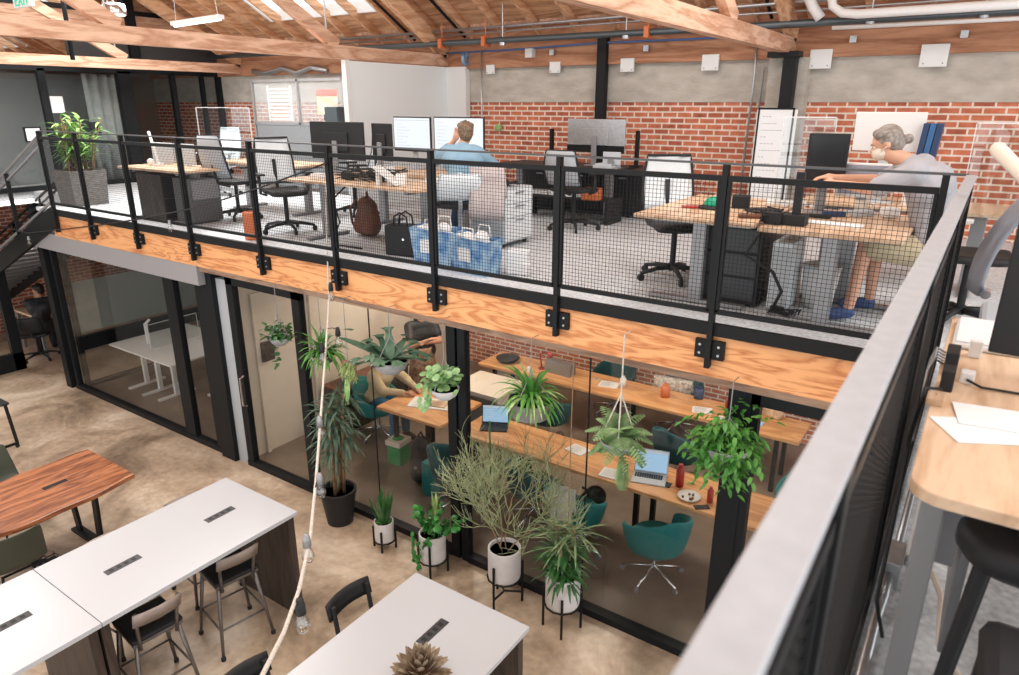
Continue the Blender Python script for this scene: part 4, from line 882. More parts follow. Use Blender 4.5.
def metal_stool(label, loc, rz):
    t = thing('bar_stool', label, 'stool', loc, rz, 'metal bar stools at the white tables'); m = K['stool']
    for i, (sx, sy) in enumerate(((-1, -1), (1, -1), (1, 1), (-1, 1))):
        l = obj('leg', G().cyl((sx*.15, sy*.15, .66), (sx*.22, sy*.22, .015), .017, .013), m, t, smooth=True)
        obj('rubber_foot', G().cyl((sx*.22, sy*.22, 0), (sx*.22, sy*.22, .03), .02), K['blackp'], l)
    z = .26; q = .15+.07*(.66-z)/.66; f = G()
    pts = [(-q, -q, z), (q, -q, z), (q, q, z), (-q, q, z)]
    for a, b in zip(pts, pts[1:]+pts[:1]): f.cyl(a, b, .009)
    obj('foot_ring', f, m, t, smooth=True)
    obj('seat_frame', G().box(-.18, .18, -.18, .18, .64, .665), m, t, bevel=.005)
    obj('seat', G().box(-.185, .185, -.185, .185, .665, .70), K['blackp'], t, bevel=.014)
    for s in (-1, 1): obj('back_post', G().tube([(s*.13, -.17, .60), (s*.14, -.20, .78), (s*.15, -.25, .96)], .014, 8), m, t, smooth=True)
    rows = [[(x, -.245-.02*k+.03*(x/.17)**2-.0, .84+.06*k) for x in (-.17, -.1, 0, .1, .17)] for k in range(3)]
    obj('backrest', G().sheet(rows), K['darkpanel'] if False else mat('stool_back_wood', (.32, .26, .23), .5, var=.15, vs=8), t, smooth=True, solid=.014)
    return t
s0 = metal_stool('metal bar stool nearest the end of the white table, on its open side', (-4.68, 2.70, 0), rad(80))
dup(s0, (-4.62, 1.98, 0), rad(84), 'metal bar stool cut by the lower picture edge, beside the table joint')
dup(s0, (-5.44, 2.92, 0), rad(-95), 'metal bar stool on the far side near the table end, only its back showing').scale = (1, 1, .9)
dup(s0, (-5.42, 2.18, 0), rad(-85), 'metal bar stool on the far side by the middle of the white table').scale = (1, 1, .9)
# dark wooden bar chairs at the centre table
def wood_chair(label, loc, rz):
    t = thing('bar_chair', label, 'chair', loc, rz, 'black wooden chairs at the bottom centre table')
    obj('seat', G().box(-.19, .19, -.19, .19, .66, .69), K['blackp'], t, bevel=.01)
    for s in (-1, 1):
        obj('leg', G().bar((s*.17, .17, .66), (s*.2, .21, 0), .03, .03), K['blackp'], t); obj('leg', G().tube([(s*.2, -.21, 0), (s*.17, -.18, .66), (s*.17, -.22, .98)], .018, 8), K['blackp'], t)
    rows = [[(x, -.215-.01*k-.045*(1-(x/.21)**2), .86+.05*k) for x in (-.21, -.14, -.07, 0, .07, .14, .21)] for k in range(4)]
    obj('backrest', G().sheet(rows), K['blackp'], t, smooth=True, solid=.022)
    obj('stretcher', G().bar((-.19, .19, .25), (.19, .19, .25), .02, .02).bar((-.19, -.2, .25), (.19, -.2, .25), .02, .02), K['blackp'], t); return t
c0 = wood_chair('black wooden chair with curved backrest left of the centre table end', (-3.20, 2.90, 0), rad(-90)); c0.scale = (1, 1, .86)
dup(c0, (-3.20, 1.95, 0), rad(-92), 'black wooden chair at the very bottom, mostly hidden by the centre table')
# olive shell chairs
def shell_chair(label, loc, rz):
    t = thing('shell_chair', label, 'chair', loc, rz, 'olive shell chairs at the live edge table')
    rows = []
    for i in range(10):
        q = i/9
        if q < .5: y, z = .22-.8*q, .44-.02*math.sin(q*6.28)
        else: y, z = -.18-.09*(q-.5)/.5, .44+.40*((q-.5)/.5)**.9
        w_ = .23-.03*abs(q-.5)*2; rows.append([(x*w_, y+.04*x*x*(1 if q > .5 else 0), z+.03*x*x*(1 if q < .55 else .2)) for x in (-1, -.6, -.2, .2, .6, 1)])
    obj('shell', G().sheet(rows), K['olive'], t, smooth=True, solid=.012, sub=1)
    for sx in (-1, 1):
        for sy in (-1, 1): obj('leg', G().cyl((sx*.14, sy*.13, .43), (sx*.22, sy*.22, 0), .011), K['black'], t)
    [obj('crossbar', G().bar((-.15, q, .42), (.15, q, .42), .02, .015), K['black'], t) for q in (-.13, .13)]; return t
c1 = shell_chair('olive shell chair pulled up to the near side of the live edge table', (-6.62, 1.84, 0), rad(88))
dup(c1, (-8.1, 2.35, 0), rad(-80), 'olive shell chair at the far side of the live edge table, at the left edge')
t = thing('rolling_stand', 'black frame stand on casters at the left picture edge', 'stand', (-10.25, 2.98, 0))
obj('frame', G().box(-.2, .2, -.2, -.17, .05, .08).box(.17, .2, -.2, .2, .05, .08).bar((.185, -.185, .05), (.16, -.16, .62), .03, .03).bar((.185, .185, .05), (.16, .16, .62), .03, .03), K['black'], t)
obj('top', G().box(-.2, .2, -.2, .2, .62, .65), K['blackp'], t, bevel=.01)
for sx, sy in ((.18, -.18), (.18, .18), (-.18, -.18)): obj('caster', G().cyl((sx-.01, sy, .025), (sx+.01, sy, .025), .025), K['blackp'], t)

# ------------------------------------------------------------------ conference area
def long_table(label, x0, x1, y0, y1, m='oakX', z=.74, n=2):
    t = thing('long_table', label, 'table', ((x0+x1)/2, (y0+y1)/2, 0), 0, 'long wooden tables behind the glass'); w_, d_ = (x1-x0)/2, (y1-y0)/2
    obj('table_top', G().box(-w_, w_, -d_, d_, z-.04, z), K[m], t, bevel=.005)
    for k in range(n+1):
        x = -w_+.25+(2*w_-.5)*k/n
        obj('leg', G().bar((x, -d_+.08, z-.04), (x, -d_+.08, 0), .05, .05, (0, 1, 0)).bar((x, d_-.08, z-.04), (x, d_-.08, 0), .05, .05, (0, 1, 0)).box(x-.025, x+.025, -d_+.08, d_-.08, z-.09, z-.04), K['black'], t)
    return t
long_table('long wooden table nearer the glass, with the open silver laptop on it', -4.62, -.1, 5.66, 6.28)
long_table('long wooden table along the brick wall at the back of the glass room', -5.75, -1.25, 7.62, 8.25)
long_table('square orange wooden table at the left, with papers spread on it', -5.88, -4.85, 5.66, 6.5, n=1)
t = thing('side_cabinet', 'low cream cabinet between the orange table and the back table', 'cabinet', (-5.1, 7.1, 0)); obj('body', G().box(-.45, .3, -.32, .32, 0, .70), K['cream'], t, bevel=.006); obj('door', G().box(-.4, .25, -.335, -.32, .05, .65), mat('cabinet_grey', (.25, .24, .23), .6), t); obj('top', G().box(-.47, .32, -.34, .34, .70, .72), K['cream'], t, bevel=.004)

def tub_chair(label, loc, rz, m='teal'):
    t = thing('tub_chair', label, 'chair', loc, rz, 'teal tub chairs in the glass room')
    obj('seat', G().lathe([(0, .36), (.20, .36), (.25, .39), (.25, .46), (.22, .49), (0, .495)], 24), K[m], t, smooth=True)
    rows = []
    for j in range(19):
        a = rad(-215+ (250)*j/18)          # opens towards +Y
        h = .62+.20*max(0, math.sin(-a if False else rad(250*j/18)))**.0*0
        b = 1-abs(j-9)/9
        top = .57+.26*(b**.9)
        ca, sa = math.cos(a), math.sin(a)
        rows.append([(ca*.25, sa*.24, .36), (ca*.285, sa*.27, .48), (ca*.30, sa*.285-.01, (top+.48)/2), (ca*.315, sa*.30-.03*b, top)])
    obj('backrest', G().sheet(rows), K[m], t, smooth=True, solid=.045, sub=1)
    b = obj('star_base', G().cyl((0, 0, .08), (0, 0, .37), .022), K['chrome'], t)
    for k in range(5):
        a = 2*math.pi*k/5; c, s = math.cos(a), math.sin(a)
        l = obj('leg', G().tube([(0, 0, .14), (.30*c, .30*s, .06)], .013, 8), K['chrome'], t, smooth=True); obj('caster', G().cyl((.30*c-.012*s, .30*s+.012*c, .027), (.30*c+.012*s, .30*s-.012*c, .027), .027), K['greymetal'], l)
    return t
tc = tub_chair('teal tub chair on chrome star base at the near table, well clear of the plants', (-2.02, 5.44, 0), rad(48))
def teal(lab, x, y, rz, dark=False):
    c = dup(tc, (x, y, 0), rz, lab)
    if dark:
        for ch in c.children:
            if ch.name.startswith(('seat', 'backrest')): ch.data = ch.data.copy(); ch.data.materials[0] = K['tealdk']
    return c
teal('teal tub chair with a pale throw over its back', -2.88, 5.42, rad(-6))
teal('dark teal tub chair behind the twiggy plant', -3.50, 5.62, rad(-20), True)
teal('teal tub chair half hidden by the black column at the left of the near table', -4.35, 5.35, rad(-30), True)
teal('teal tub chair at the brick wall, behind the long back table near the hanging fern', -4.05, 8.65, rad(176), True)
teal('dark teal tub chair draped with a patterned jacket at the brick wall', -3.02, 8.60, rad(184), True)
teal('teal tub chair at the right end, right of the thick black column', -.95, 6.75, rad(160))
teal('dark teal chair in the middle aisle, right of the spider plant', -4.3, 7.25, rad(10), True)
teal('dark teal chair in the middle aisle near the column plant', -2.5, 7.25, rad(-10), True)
teal('teal chair of the person in beige at the orange table', -6.35, 6.15, rad(-85))
def drape(name, label, cat, loc, rz, wid, l1, l2, m):
    g = G(); rows = []
    for i in range(13):
        q = i/12; s = q*(l1+l2)
        if s < l1: y, z = -.02-.02*math.sin(s*12), -(l1-s)
        else: y, z = .03+.02*math.sin(s*9), -(s-l1)
        rows.append([(x*wid/2+.01*math.sin(i+x*3), y+.012*math.sin(x*6+i), z+(.02 if abs(s-l1) < .05 else 0)) for x in (-1, -.6, -.2, .2, .6, 1)])
    o = obj(name, g.sheet(rows), m, smooth=True, solid=.012); o.location = loc; o.rotation_euler = (0, 0, rz); return tag(o, label, cat)
drape('throw', 'pale grey throw hanging over the back of a teal chair', 'throw', (-2.84, 5.10, .88), 0, .24, .38, .25, mat('pale_throw', (.50, .50, .45), .9, var=.15, vs=40))
drape('jacket', 'white and black patterned jacket over a dark chair by the bricks', 'jacket', (-3.02, 8.32, .87), rad(4), .52, .18, .15, mat('patterned_jacket', (.75, .70, .62), .9, col2=(.25, .22, .2), vs=30))
drape('jacket', 'long striped pale jacket hung over the chair of the man in blue', 'jacket', (-3.93, 5.40, M+.86), rad(25), .34, .50, .3, mat('striped_cloth', (.52, .45, .44), .9, var=.22, vs=30, stretch=(8, .3, .3)))
def laptop(label, loc, rz, w_=.32, d_=.22, ang=105, scr='screenb', body='lightgrey'):
    t = thing('laptop', label, 'laptop', loc, rz); b = obj('base', G().box(-w_/2, w_/2, -d_/2, d_/2, 0, .014), K[body], t, bevel=.003)
    g = G()
    for i in range(12):
        for j in range(4): g.box(-w_/2+.02+i*.0235, -w_/2+.04+i*.0235, -.01+.024*j, .01+.024*j, .014, .0155)
    obj('keyboard', g, K['blackp'], b)
    l = obj('lid', G().at(0, d_/2, .012, rx=rad(180-ang-90)*-1*-1).box(-w_/2, w_/2, -.004, .004, 0, d_), K[body], t, bevel=.003)
    obj('screen', G().at(0, d_/2, .012, rx=rad(180-ang-90)).box(-w_/2+.01, w_/2-.01, -.006, -.004, .012, d_-.01), K[scr], l)
    g = G().at(0, d_/2, .012, rx=rad(180-ang-90))
    for k in range(6): g.box(-w_/2+.04, -w_/2+.12+.02*(k*5 % 4), -.0075, -.006, .05+.022*k, .055+.022*k)
    g.box(-w_/2+.01, w_/2-.01, -.0075, -.006, d_-.035, d_-.01); obj('text_line', g, ink, l)
    return t
laptop('open silver laptop with a bright screen on the near wooden table', (-2.32, 5.93, .74), rad(16), .34, .24)
laptop('open laptop with pale screen at the left end of the near table, by the column', (-4.30, 6.00, .74), rad(28), .32, .22, 100, 'screenb', 'blackp')
def book(name, label, cat, x, y, z, sx, sy, rz, m='paper', h=.012):
    t = thing(name, label, cat, (x, y, z), rz); obj('pages', G().box(-sx/2, sx/2, -sy/2, sy/2, 0, h), K[m], t, bevel=.002)
    g = G()
    for k in range(7): g.box(-sx*.4, sx*(.1+.05*(k*3 % 5)), -sy*.4+sy*.12*k, -sy*.4+sy*.12*k+.004, h, h+.001)
    obj('writing', g, K['greymetal'], t); return t
book('open_notebook', 'white open notebook left of the silver laptop', 'notebook', -2.66, 5.80, .74, .26, .19, .1)
book('magazine', 'magazine with a dark cover picture left of the hanging fern', 'magazine', -3.22, 6.06, .74, .22, .18, -.2)
book('paper_stack', 'spread out papers on the square orange table', 'papers', -5.35, 6.1, .74, .55, .30, .35)
book('folder', 'tan folder lying on the papers of the orange table', 'folder', -5.25, 6.12, .753, .24, .18, .3, 'oak', .01)
book('paper_stack', 'white papers on the back table behind the fern ropes', 'papers', -3.78, 7.95, .74, .26, .2, .2)
book('paper_stack', 'white papers with a colour photo on the back table near the leafy plant', 'papers', -2.10, 7.72, .74, .26, .16, -.1)
book('open_notebook', 'open book on the back table, left of the photo papers', 'book', -2.45, 7.85, .74, .24, .18, .3)
book('note_pad', 'small yellow sticky pad on the back table', 'pad', -4.0, 8.02, .74, .08, .06, 0, 'cream')
def bottle(label, x, y, z, m, r=.035, h=.2):
    t = thing('bottle', label, 'bottle', (x, y, z)); obj('body', G().lathe([(0, 0), (r, 0), (r, h*.75), (r*.6, h*.88), (r*.45, h*.9), (0, h*.9)], 18), K[m], t, smooth=True); obj('cap', G().cyl((0, 0, h*.88), (0, 0, h), r*.55), K[m], t)
bottle('tall red water bottle right of the silver laptop', -2.02, 5.98, .74, 'red', .04, .24)
bottle('small dark red bottle with clear cap at the right of the near table', -1.67, 5.86, .74, 'red', .03, .16)
bottle('white cup like bottle on the back table behind the fern ropes', -3.6, 8.0, .74, 'white', .045, .15)
bottle('orange glass jar in front of the patterned jacket', -3.0, 8.0, .74, 'orange', .06, .18)
bottle('small grey bottle at the wall right of the patterned jacket', -2.62, 8.2, .74, 'navy', .06, .16)
t = thing('plate', 'white plate with bits of food right of the red bottle', 'plate', (-1.86, 5.82, .74)); obj('dish', G().lathe([(0, .004), (.08, .006), (.11, .02), (.112, .024), (.075, .012), (0, .01)], 24), K['white'], t, smooth=True)
g = G(); [g.ball((R.uniform(-.05, .05), R.uniform(-.05, .05), .02), .014, 6) for k in range(6)]; obj('food', g, K['leather'], t)
stacked('phone', 'black phone left of the red bottle', 'phone', -2.12, 5.92, .74, .07, .10, .009, 'blackp', .1)
stacked('phone', 'dark phone near the right end of the near table', 'phone', -1.70, 5.72, .74, .07, .14, .009, 'blackp', -.9)
stacked('computer_stand', 'grey metallic box lying on the back table left of the teal chair', 'box', -4.55, 7.95, .74, .42, .16, .17, 'greymetal', -.05)
stacked('paper_cup', 'small white cup on the back table left of the grey box', 'cup', -4.92, 7.72, .74, .06, .06, .09, 'white', 0, None, .02)
t = thing('desk_lamp', 'red desk lamp with a bent arm on the back table beside the grey box', 'lamp', (-4.85, 7.95, .74)); obj('arm', G().tube([(0, 0, 0), (-.03, 0, .22), (.12, 0, .26)], .012, 6), K['red'], t, smooth=True); obj('base', G().cyl((0, 0, 0), (0, 0, .015), .05), K['red'], t); obj('lamp_head', G().cyl((.1, 0, .26), (.17, 0, .23), .02, .045), K['red'], t)
t = thing('bowl', 'black bowl at the left end of the long back table', 'bowl', (-5.42, 7.92, .74)); obj('dish', G().lathe([(0, 0), (.1, .0), (.17, .06), (.16, .06), (.095, .012), (0, .012)], 24), K['blackp'], t, smooth=True); obj('rim', G().lathe([(.158, .058), (.175, .058), (.175, .066), (.158, .066)], 24), K['blackp'], t)
stacked('electric_kit', 'black coffee grinder on the back table right of the thick column', 'grinder', -1.92, 8.1, .74, .10, .12, .26, 'blackp', .1, None, .015)
stacked('leather_case', 'tan leather case at the end of the back table', 'case', -1.7, 8.17, .74, .26, .12, .12, 'oak', -.3, None, .02)
stacked('red_bag', 'dark red bag on the back table left of the grinder', 'bag', -2.15, 8.1, .74, .18, .14, .14, 'red', .2, None, .04)
stacked('tablet', 'tablet with pale lit screen near the end of the back table', 'tablet', -1.82, 7.85, .74, .2, .12, .02, 'screenb', -.1)
t = thing('backpack', 'black bag on the floor between the teal chairs', 'bag', (-2.95, 5.80, 0)); obj('bag_body', G().cap((-.08, 0, .14), (.1, 0, .42), .14, .12), K['blackp'], t, remesh=.015); obj('strap', G().tube([(-.02, -.05, .5), (0, -.12, .56), (.06, -.05, .5)], .012, 6), K['blackp'], t)
# left meeting corner
t = thing('waste_bin', 'green bin with a white lid rim under the orange table', 'bin', (-5.62, 5.75, 0), .1); obj('bucket', G().box(-.10, .10, -.11, .11, 0, .26), K['greenbin'], t, bevel=.015); obj('rim', G().box(-.115, .115, -.125, .125, .26, .33), K['cream'], t, bevel=.01); obj('liner', G().ball((0, 0, .32), .08, 10, (1, 1, .5)), K['greenbin'], t)
t = thing('backpack', 'big black backpack standing on the floor under the orange table', 'backpack', (-5.05, 5.55, 0), .2); obj('bag_body', G().cap((0, 0, .16), (0, 0, .48), .16, .12).cap((0, -.1, .15), (0, -.08, .3), .1, .08), K['blackp'], t, remesh=.015); obj('strap', G().tube([(-.05, 0, .58), (0, 0, .66), (.05, 0, .58)], .012, 6), K['blackp'], t); obj('emblem', G().ball((.02, -.19, .28), .02, 8), K['greymetal'], t)
tag(obj('recycling_bin', G().prism([(-4.86, 5.32), (-4.58, 5.32), (-4.58, 5.58), (-4.86, 5.58)], 0, .42), K['teal'], bevel=.01), 'blue green recycling bin between the black backpack and the column', 'bin')
t = thing('wall_phone', 'black wall phone mounted on the cream wall behind the glass door', 'phone', (-7.22, 5.10, 1.37)); obj('body', G().box(.03, .07, -.09, .09, -.12, .14), K['blackp'], t, bevel=.01); obj('handset', G().box(.07, .10, -.08, -.03, -.1, .12), K['blackp'], t, bevel=.008)
t = thing('sideboard', 'dark low shelf of plants against the cream wall behind the seated person', 'shelf', (-6.95, 6.6, 0)); obj('body', G().box(-.2, .2, -.7, .6, 0, .62), K['darkpanel'], t, bevel=.005); obj('door', G().box(.2, .215, -.66, -.04, .05, .58).box(.2, .215, 0, .56, .05, .58), K['darkpanel'], t); obj('top', G().box(-.21, .22, -.71, .61, .62, .645), K['leather'], t)
# far left meeting room
t = thing('standing_desk', 'white desk with white legs and lamp arms inside the dark meeting room', 'desk', (-9.95, 5.6, 0), 0)
obj('desk_top', G().box(-1.1, .62, -.62, .7, .72, .745), K['white'], t, bevel=.004)
for x, y in ((-.85, -.25), (.0, -.25), (-.4, -.28), (.45, .3)):
    obj('leg', G().box(x-.03, x+.03, y-.03, y+.03, .03, .72), K['white'], t); obj('foot', G().bar((x, y-.3, .02), (x, y+.3, .02), .06, .03), K['white'], t)
for x, y, lab in ((-10.55, 5.35, 'left white angled lamp post on the white desk'), (-9.35, 6.1, 'right white angled lamp post on the white desk')):
    t = thing('desk_lamp', lab, 'lamp', (x, y, .745)); obj('pole', G().bar((0, 0, 0), (0, 0, .33), .04, .04), K['white'], t); obj('arm', G().bar((0, 0, .32), (.14, .0, .42), .035, .03), K['white'], t, bevel=.005)
acrylic((-10.2, 5.6, .745), .8, .4, rad(90), 'clear screen standing on the white desk in the meeting room')
tag(obj('pen_cup', G().lathe([(0, 0), (.04, 0), (.04, .1), (.035, .1), (.035, .01), (0, .01)], 16, (-9.6, 5.95, .745)), K['blackp']), 'black pen cup on the white desk', 'cup')
office_chair('black office chair behind the white desk in the dark meeting room', (-9.8, 6.85, 0), rad(170), 'blackp')
g = G(); rows = [[(-11.3+.12*k, 7.85+.05*math.sin(k*1.9), z) for k in range(30)] for z in (.0, 2.5)]
tag(obj('curtain', g.sheet(rows), K['curtain'], smooth=True, solid=.01), 'grey green curtain at the back of the dark meeting room', 'curtain')
# far passage desk
t = thing('writing_desk', 'wooden topped desk by the brick wall in the left passage', 'desk', (-13.95, 5.35, 0)); obj('desk_top', G().box(-.55, .40, -.35, .35, .70, .74), K['oak'], t, bevel=.005)
for sx in (-.5, .35):
    for sy in (-.3, .3): obj('leg', G().box(sx-.025, sx+.025, sy-.025, sy+.025, 0, .7), K['greymetal'], t)
tag(obj('paper_stack', G().at(-14.2, 5.3, .74, .2).box(-.14, .14, -.1, .1, 0, .03), K['paper']), 'papers on the desk in the left passage', 'papers')
office_chair('black chair by the desk in the left passage', (-13.55, 4.92, 0), rad(60), 'blackp', bh=.3, arms=False)
t = thing('wall_speaker', 'long dark hanging bag like shape on the brick wall above the seated person', 'bag', (-14.6, 5.75, 1.75)); obj('body', G().cap((0, 0, 0), (0, 0, .8), .14, .12), K['blackp'], t, remesh=.03); obj('strap', G().cyl((0, 0, .85), (0, 0, .98), .015), K['blackp'], t)

# ------------------------------------------------------------------ plants
def rdir(a, el): return Vector((math.cos(a)*math.cos(el), math.sin(a)*math.cos(el), math.sin(el)))
def straps(g, n, L, w, el=(20, 80), droop=1.6, c=(0, 0, 0), seg=6, r0=.02, fold=.12):
    for k in range(n):
        a = k*2.399+R.uniform(-.3, .3); e = rad(R.uniform(*el)); d = rdir(a, e)
        g.leaf(Vector(c)+Vector((math.cos(a), math.sin(a), 0))*r0, d, L*R.uniform(.65, 1.1), w*R.uniform(.75, 1.2), droop*R.uniform(.7, 1.3), seg, fold, side=Vector((-math.sin(a), math.cos(a), 0)))
def ovals(g, pts, L, w):
    for p in pts:
        a = R.uniform(0, 6.28); g.leaf(p, rdir(a, R.uniform(-.6, .7)), L*R.uniform(.7, 1.2), w*R.uniform(.7, 1.2), .6, 3, .15, tip=.05)
def roundleaf(g, p, nrm, r):
    nrm = Vector(nrm).normalized(); a = nrm.orthogonal().normalized(); b = nrm.cross(a)
    g.add([tuple(p-nrm*r*.15)]+[tuple(p+(a*math.cos(k*.785)+b*math.sin(k*.785))*r) for k in range(8)], [(0, k+1, (k+1) % 8+1) for k in range(8)])
def potshape(t, prof, m, r, z, name='pot'):
    o = obj(name, G().lathe(prof, 28), K[m], t, smooth=True)
    mo = o.modifiers.new('e', 'EDGE_SPLIT'); mo.split_angle = rad(40)
    obj('soil', G().lathe([(0, z), (r, z)], 24).add([(r*math.cos(k*.26), r*math.sin(k*.26), z) for k in range(24)], [tuple(range(24))]), K['soil'], t)
def stand_pot(label, loc, r, h, zb, top, nleg=4, ring=False):
    t = thing('potted_plant', label, 'plant', loc, 0, 'plants in white pots on black stands')
    potshape(t, [(0, zb), (r*.96, zb), (r, zb+.02), (r, zb+h), (r*.9, zb+h), (r*.88, zb+h-.04), (0, zb+h-.045)], 'pot', r*.9, zb+h-.035)
    s = obj('pot_stand', G().tube([(math.cos(a*.5236)*(r+.008), math.sin(a*.5236)*(r+.008), zb-.008) for a in range(13)], .008, 6), K['black'], t)
    for k in range(nleg):
        a = k*2*math.pi/nleg+.5; obj('leg', G().bar(((r+.014)*math.cos(a), (r+.014)*math.sin(a), 0), ((r+.014)*math.cos(a), (r+.014)*math.sin(a), top), .016, .016, (0, 1, 0)), K['black'], s)
    if ring:
        g = G()
        for k in range(nleg): a = k*2*math.pi/nleg+.5; g.bar((0, 0, .10), ((r+.01)*math.cos(a), (r+.01)*math.sin(a), .10), .014, .014)
        obj('brace', g, K['black'], s)
    return t
# 1 snake plant
t = stand_pot('small snake plant in a white pot on black legs, left of the stand plants', (-4.50, 4.33, 0), .10, .21, .10, .24)
g = G()
for k in range(16):
    a = k*2.4; rr = R.uniform(.01, .06); g.leaf((rr*math.cos(a), rr*math.sin(a), .28), rdir(a, rad(R.uniform(66, 84))), R.uniform(.24, .42), .045, -.05, 5, .2, tip=.02, side=Vector((-math.sin(a), math.cos(a), 0)))
obj('foliage', g, K['greend'], t, smooth=True)
g = G(); straps(g, 8, .10, .03, (20, 50), .4, (0, 0, .29)); obj('rosette', g, K['green'], t)
# 2 glossy ZZ like plant
t = stand_pot('glossy leaved plant spilling over a white pot on black legs, second of the row', (-3.84, 4.32, 0), .13, .28, .15, .36)
g = G(); gs = G()
for k in range(16):
    a = k*2.4; L = R.uniform(.2, .42); d = rdir(a, R.uniform(.3, 1.35)); p0 = Vector((0, 0, .39)); gs.tube([p0+d*L*q+Vector((0, 0, -.2*L*q*q)) for q in (0, .5, 1)], .005, 5)
    for q in range(2, 8):
        p = p0+d*L*q/7+Vector((0, 0, -.2*L*(q/7)**2))
        for j in range(2): roundleaf(g, p+Vector((R.uniform(-.03, .03), R.uniform(-.03, .03), R.uniform(-.02, .02))), (R.uniform(-.8, .5), R.uniform(-1, .2), R.uniform(.1, 1)), R.uniform(.02, .034))
for k in range(60): a = R.uniform(3.6, 5.0); z = R.uniform(.08, .42); p = Vector((.15*math.cos(a)-.04, .15*math.sin(a)-.02, z)); roundleaf(g, p, (R.uniform(-.8, .4), -1, R.uniform(-.2, .7)), R.uniform(.016, .028))
obj('foliage', g, mat('glossy_leaf', (.02, .13, .03), .25, col2=(.06, .30, .05), vs=9), t, smooth=True); obj('stems', gs, K['greend'], t)
g = G()
for k in range(5): g.leaf((.02*k-.02, .03, .5), rdir(k, 1.4), .30+.02*k, .035, .05, 5, .1)
obj('new_shoots', g, K['greeny'], t)
# 3 twiggy pencil plant
t = stand_pot('tall twiggy pencil cactus in a white pot, tangle of pale green stems', (-3.02, 4.36, 0), .15, .30, .27, .44, 3, True)
g = G(); gs = G()
def branch(p, d, L, r, lev):
    pts = [p]; q = Vector(p); dd = Vector(d)
    for i in range(4):
        dd = (dd+Vector((R.uniform(-.32, .32), R.uniform(-.32, .32), R.uniform(-.18, .22)))).normalized(); q = q+dd*L/4; pts.append(q)
    (gs if lev < 1 else g).tube(pts, r, 5, rr=[r, r*.95, r*.9, r*.85, r*.7])
    if lev < 4:
        for k in range(4 if lev else 4):
            s = pts[R.choice((2, 3, 4))]; branch(s, (dd+Vector((R.uniform(-1, 1), R.uniform(-1, 1), R.uniform(-.3, 1.0)))*.8).normalized(), L*R.uniform(.6, .85), r*.72, lev+1)
for k in range(4): branch(Vector((.03*math.cos(k*1.6), .03*math.sin(k*1.6), .52)), (math.cos(k*1.6)*.35, math.sin(k*1.6)*.12, 1), .48, .0075, 0)
obj('stems', gs, K['bark'], t, smooth=True); obj('foliage', g, K['twig'], t, smooth=True)
# 4 dracaena
t = stand_pot('bushy spiky leaved plant in the white pot at the right end of the row', (-2.41, 4.36, 0), .15, .30, .26, .40)
g = G(); g2 = G(); gs = G()
for x, y, h in ((.0, 0, .66), (.05, .04, .82), (-.06, .02, .76), (-.02, -.05, .58), (.06, -.04, .62), (-.05, -.03, .68)):
    gs.cyl((x*.5, y*.5, .5), (x, y, h), .012, n=8); straps(g, 26, .24, .026, (-20, 70), 1.1, (x*.9, y*.9, h*.95))
for x, y, h in ((-.08, .0, .98), (.07, .05, 1.02), (0, -.05, .9)): gs.cyl((x*.3, y*.3, .5), (x, y, h), .010, n=8); straps(g2, 20, .36, .018, (0, 60), .7, (x, y, h*.94))
obj('stems', gs, K['bark'], t); obj('foliage', g, K['greend'], t); obj('upper_foliage', g2, mat('dull_strap_leaf', (.06, .14, .05), .45, col2=(.26, .36, .18), vs=18), t)
# black pot dracaena tree
t = thing('potted_plant', 'tall dracaena with brown canes in a large black pot beside the glass door', 'plant', (-5.24, 4.40, 0))
potshape(t, [(0, 0), (.14, 0), (.19, .36), (.20, .36), (.20, .40), (.175, .40), (.17, .34), (0, .33)], 'blackp', .172, .345)
gs = G(); g = G()
for x, y, h, dx in ((.0, 0, 1.25, .06), (.06, .03, 1.55, .10), (-.06, .02, .95, -.05), (.02, -.06, 1.4, .02), (-.03, .05, 1.1, .12)):
    gs.tube([(x, y, .33), (x+dx*.3, y, h*.5), (x+dx, y, h)], .017, 8)
    for z in range(3): straps(g, 9, .32, .032, (-10, 75), 1.35, (x+dx, y, h-.07*z))
for k in range(70): z = R.uniform(.65, 1.2); a = R.uniform(0, 6.28); p = Vector((.05*math.cos(a), .05*math.sin(a), z)); g.leaf(p, rdir(a, R.uniform(-.5, .7)), .24, .016, 1.5, 4)
obj('canes', gs, K['bark'], t, smooth=True); obj('foliage', g, mat('grey_green_leaf', (.03, .07, .04), .45, col2=(.12, .2, .13), vs=14), t)
# hanging plants
def hang(label, loc, r, prof, m, zc_=2.52, n=3, rope='greymetal', rr=.004, top=None):
    t = thing('hanging_planter', label, 'plant', loc, 0, 'hanging plants along the glass wall')
    z = loc[2]
    if prof: potshape(t, [(a*r, b*r) for a, b in prof], m, r*.93, r*prof[-3][1]-.01)
    H = (top or 2.60)-z; g = G(); g.tube([(0, 0, H*.45), (0, 0, H), (0, .10, H)], rr, 6)
    if prof:
        for k in range(n): a = k*2*math.pi/n+.4; g.tube([(r*.98*math.cos(a), r*.98*math.sin(a), prof[-3][1]*r-.005), (0, 0, H*.46)], rr, 5)
    else: g.cyl((0, 0, 0), (0, 0, H*.5), rr)
    obj('hanger', g, K[rope], t); return t
BOWL = [(0, -.75), (.45, -.66), (.8, -.38), (.97, -.02), (1.0, .12), (.95, .12), (.93, .02), (0, .0)]
DRUM = [(0, -.75), (.72, -.72), (.85, -.65), (1.0, .10), (.95, .10), (.93, 0), (.0, 0)]
HY = 4.36
t = hang('small hanging vine plant in front of the glass door, leftmost of the hanging plants', (-5.90, HY, 2.0), .11, BOWL, 'potgrey')
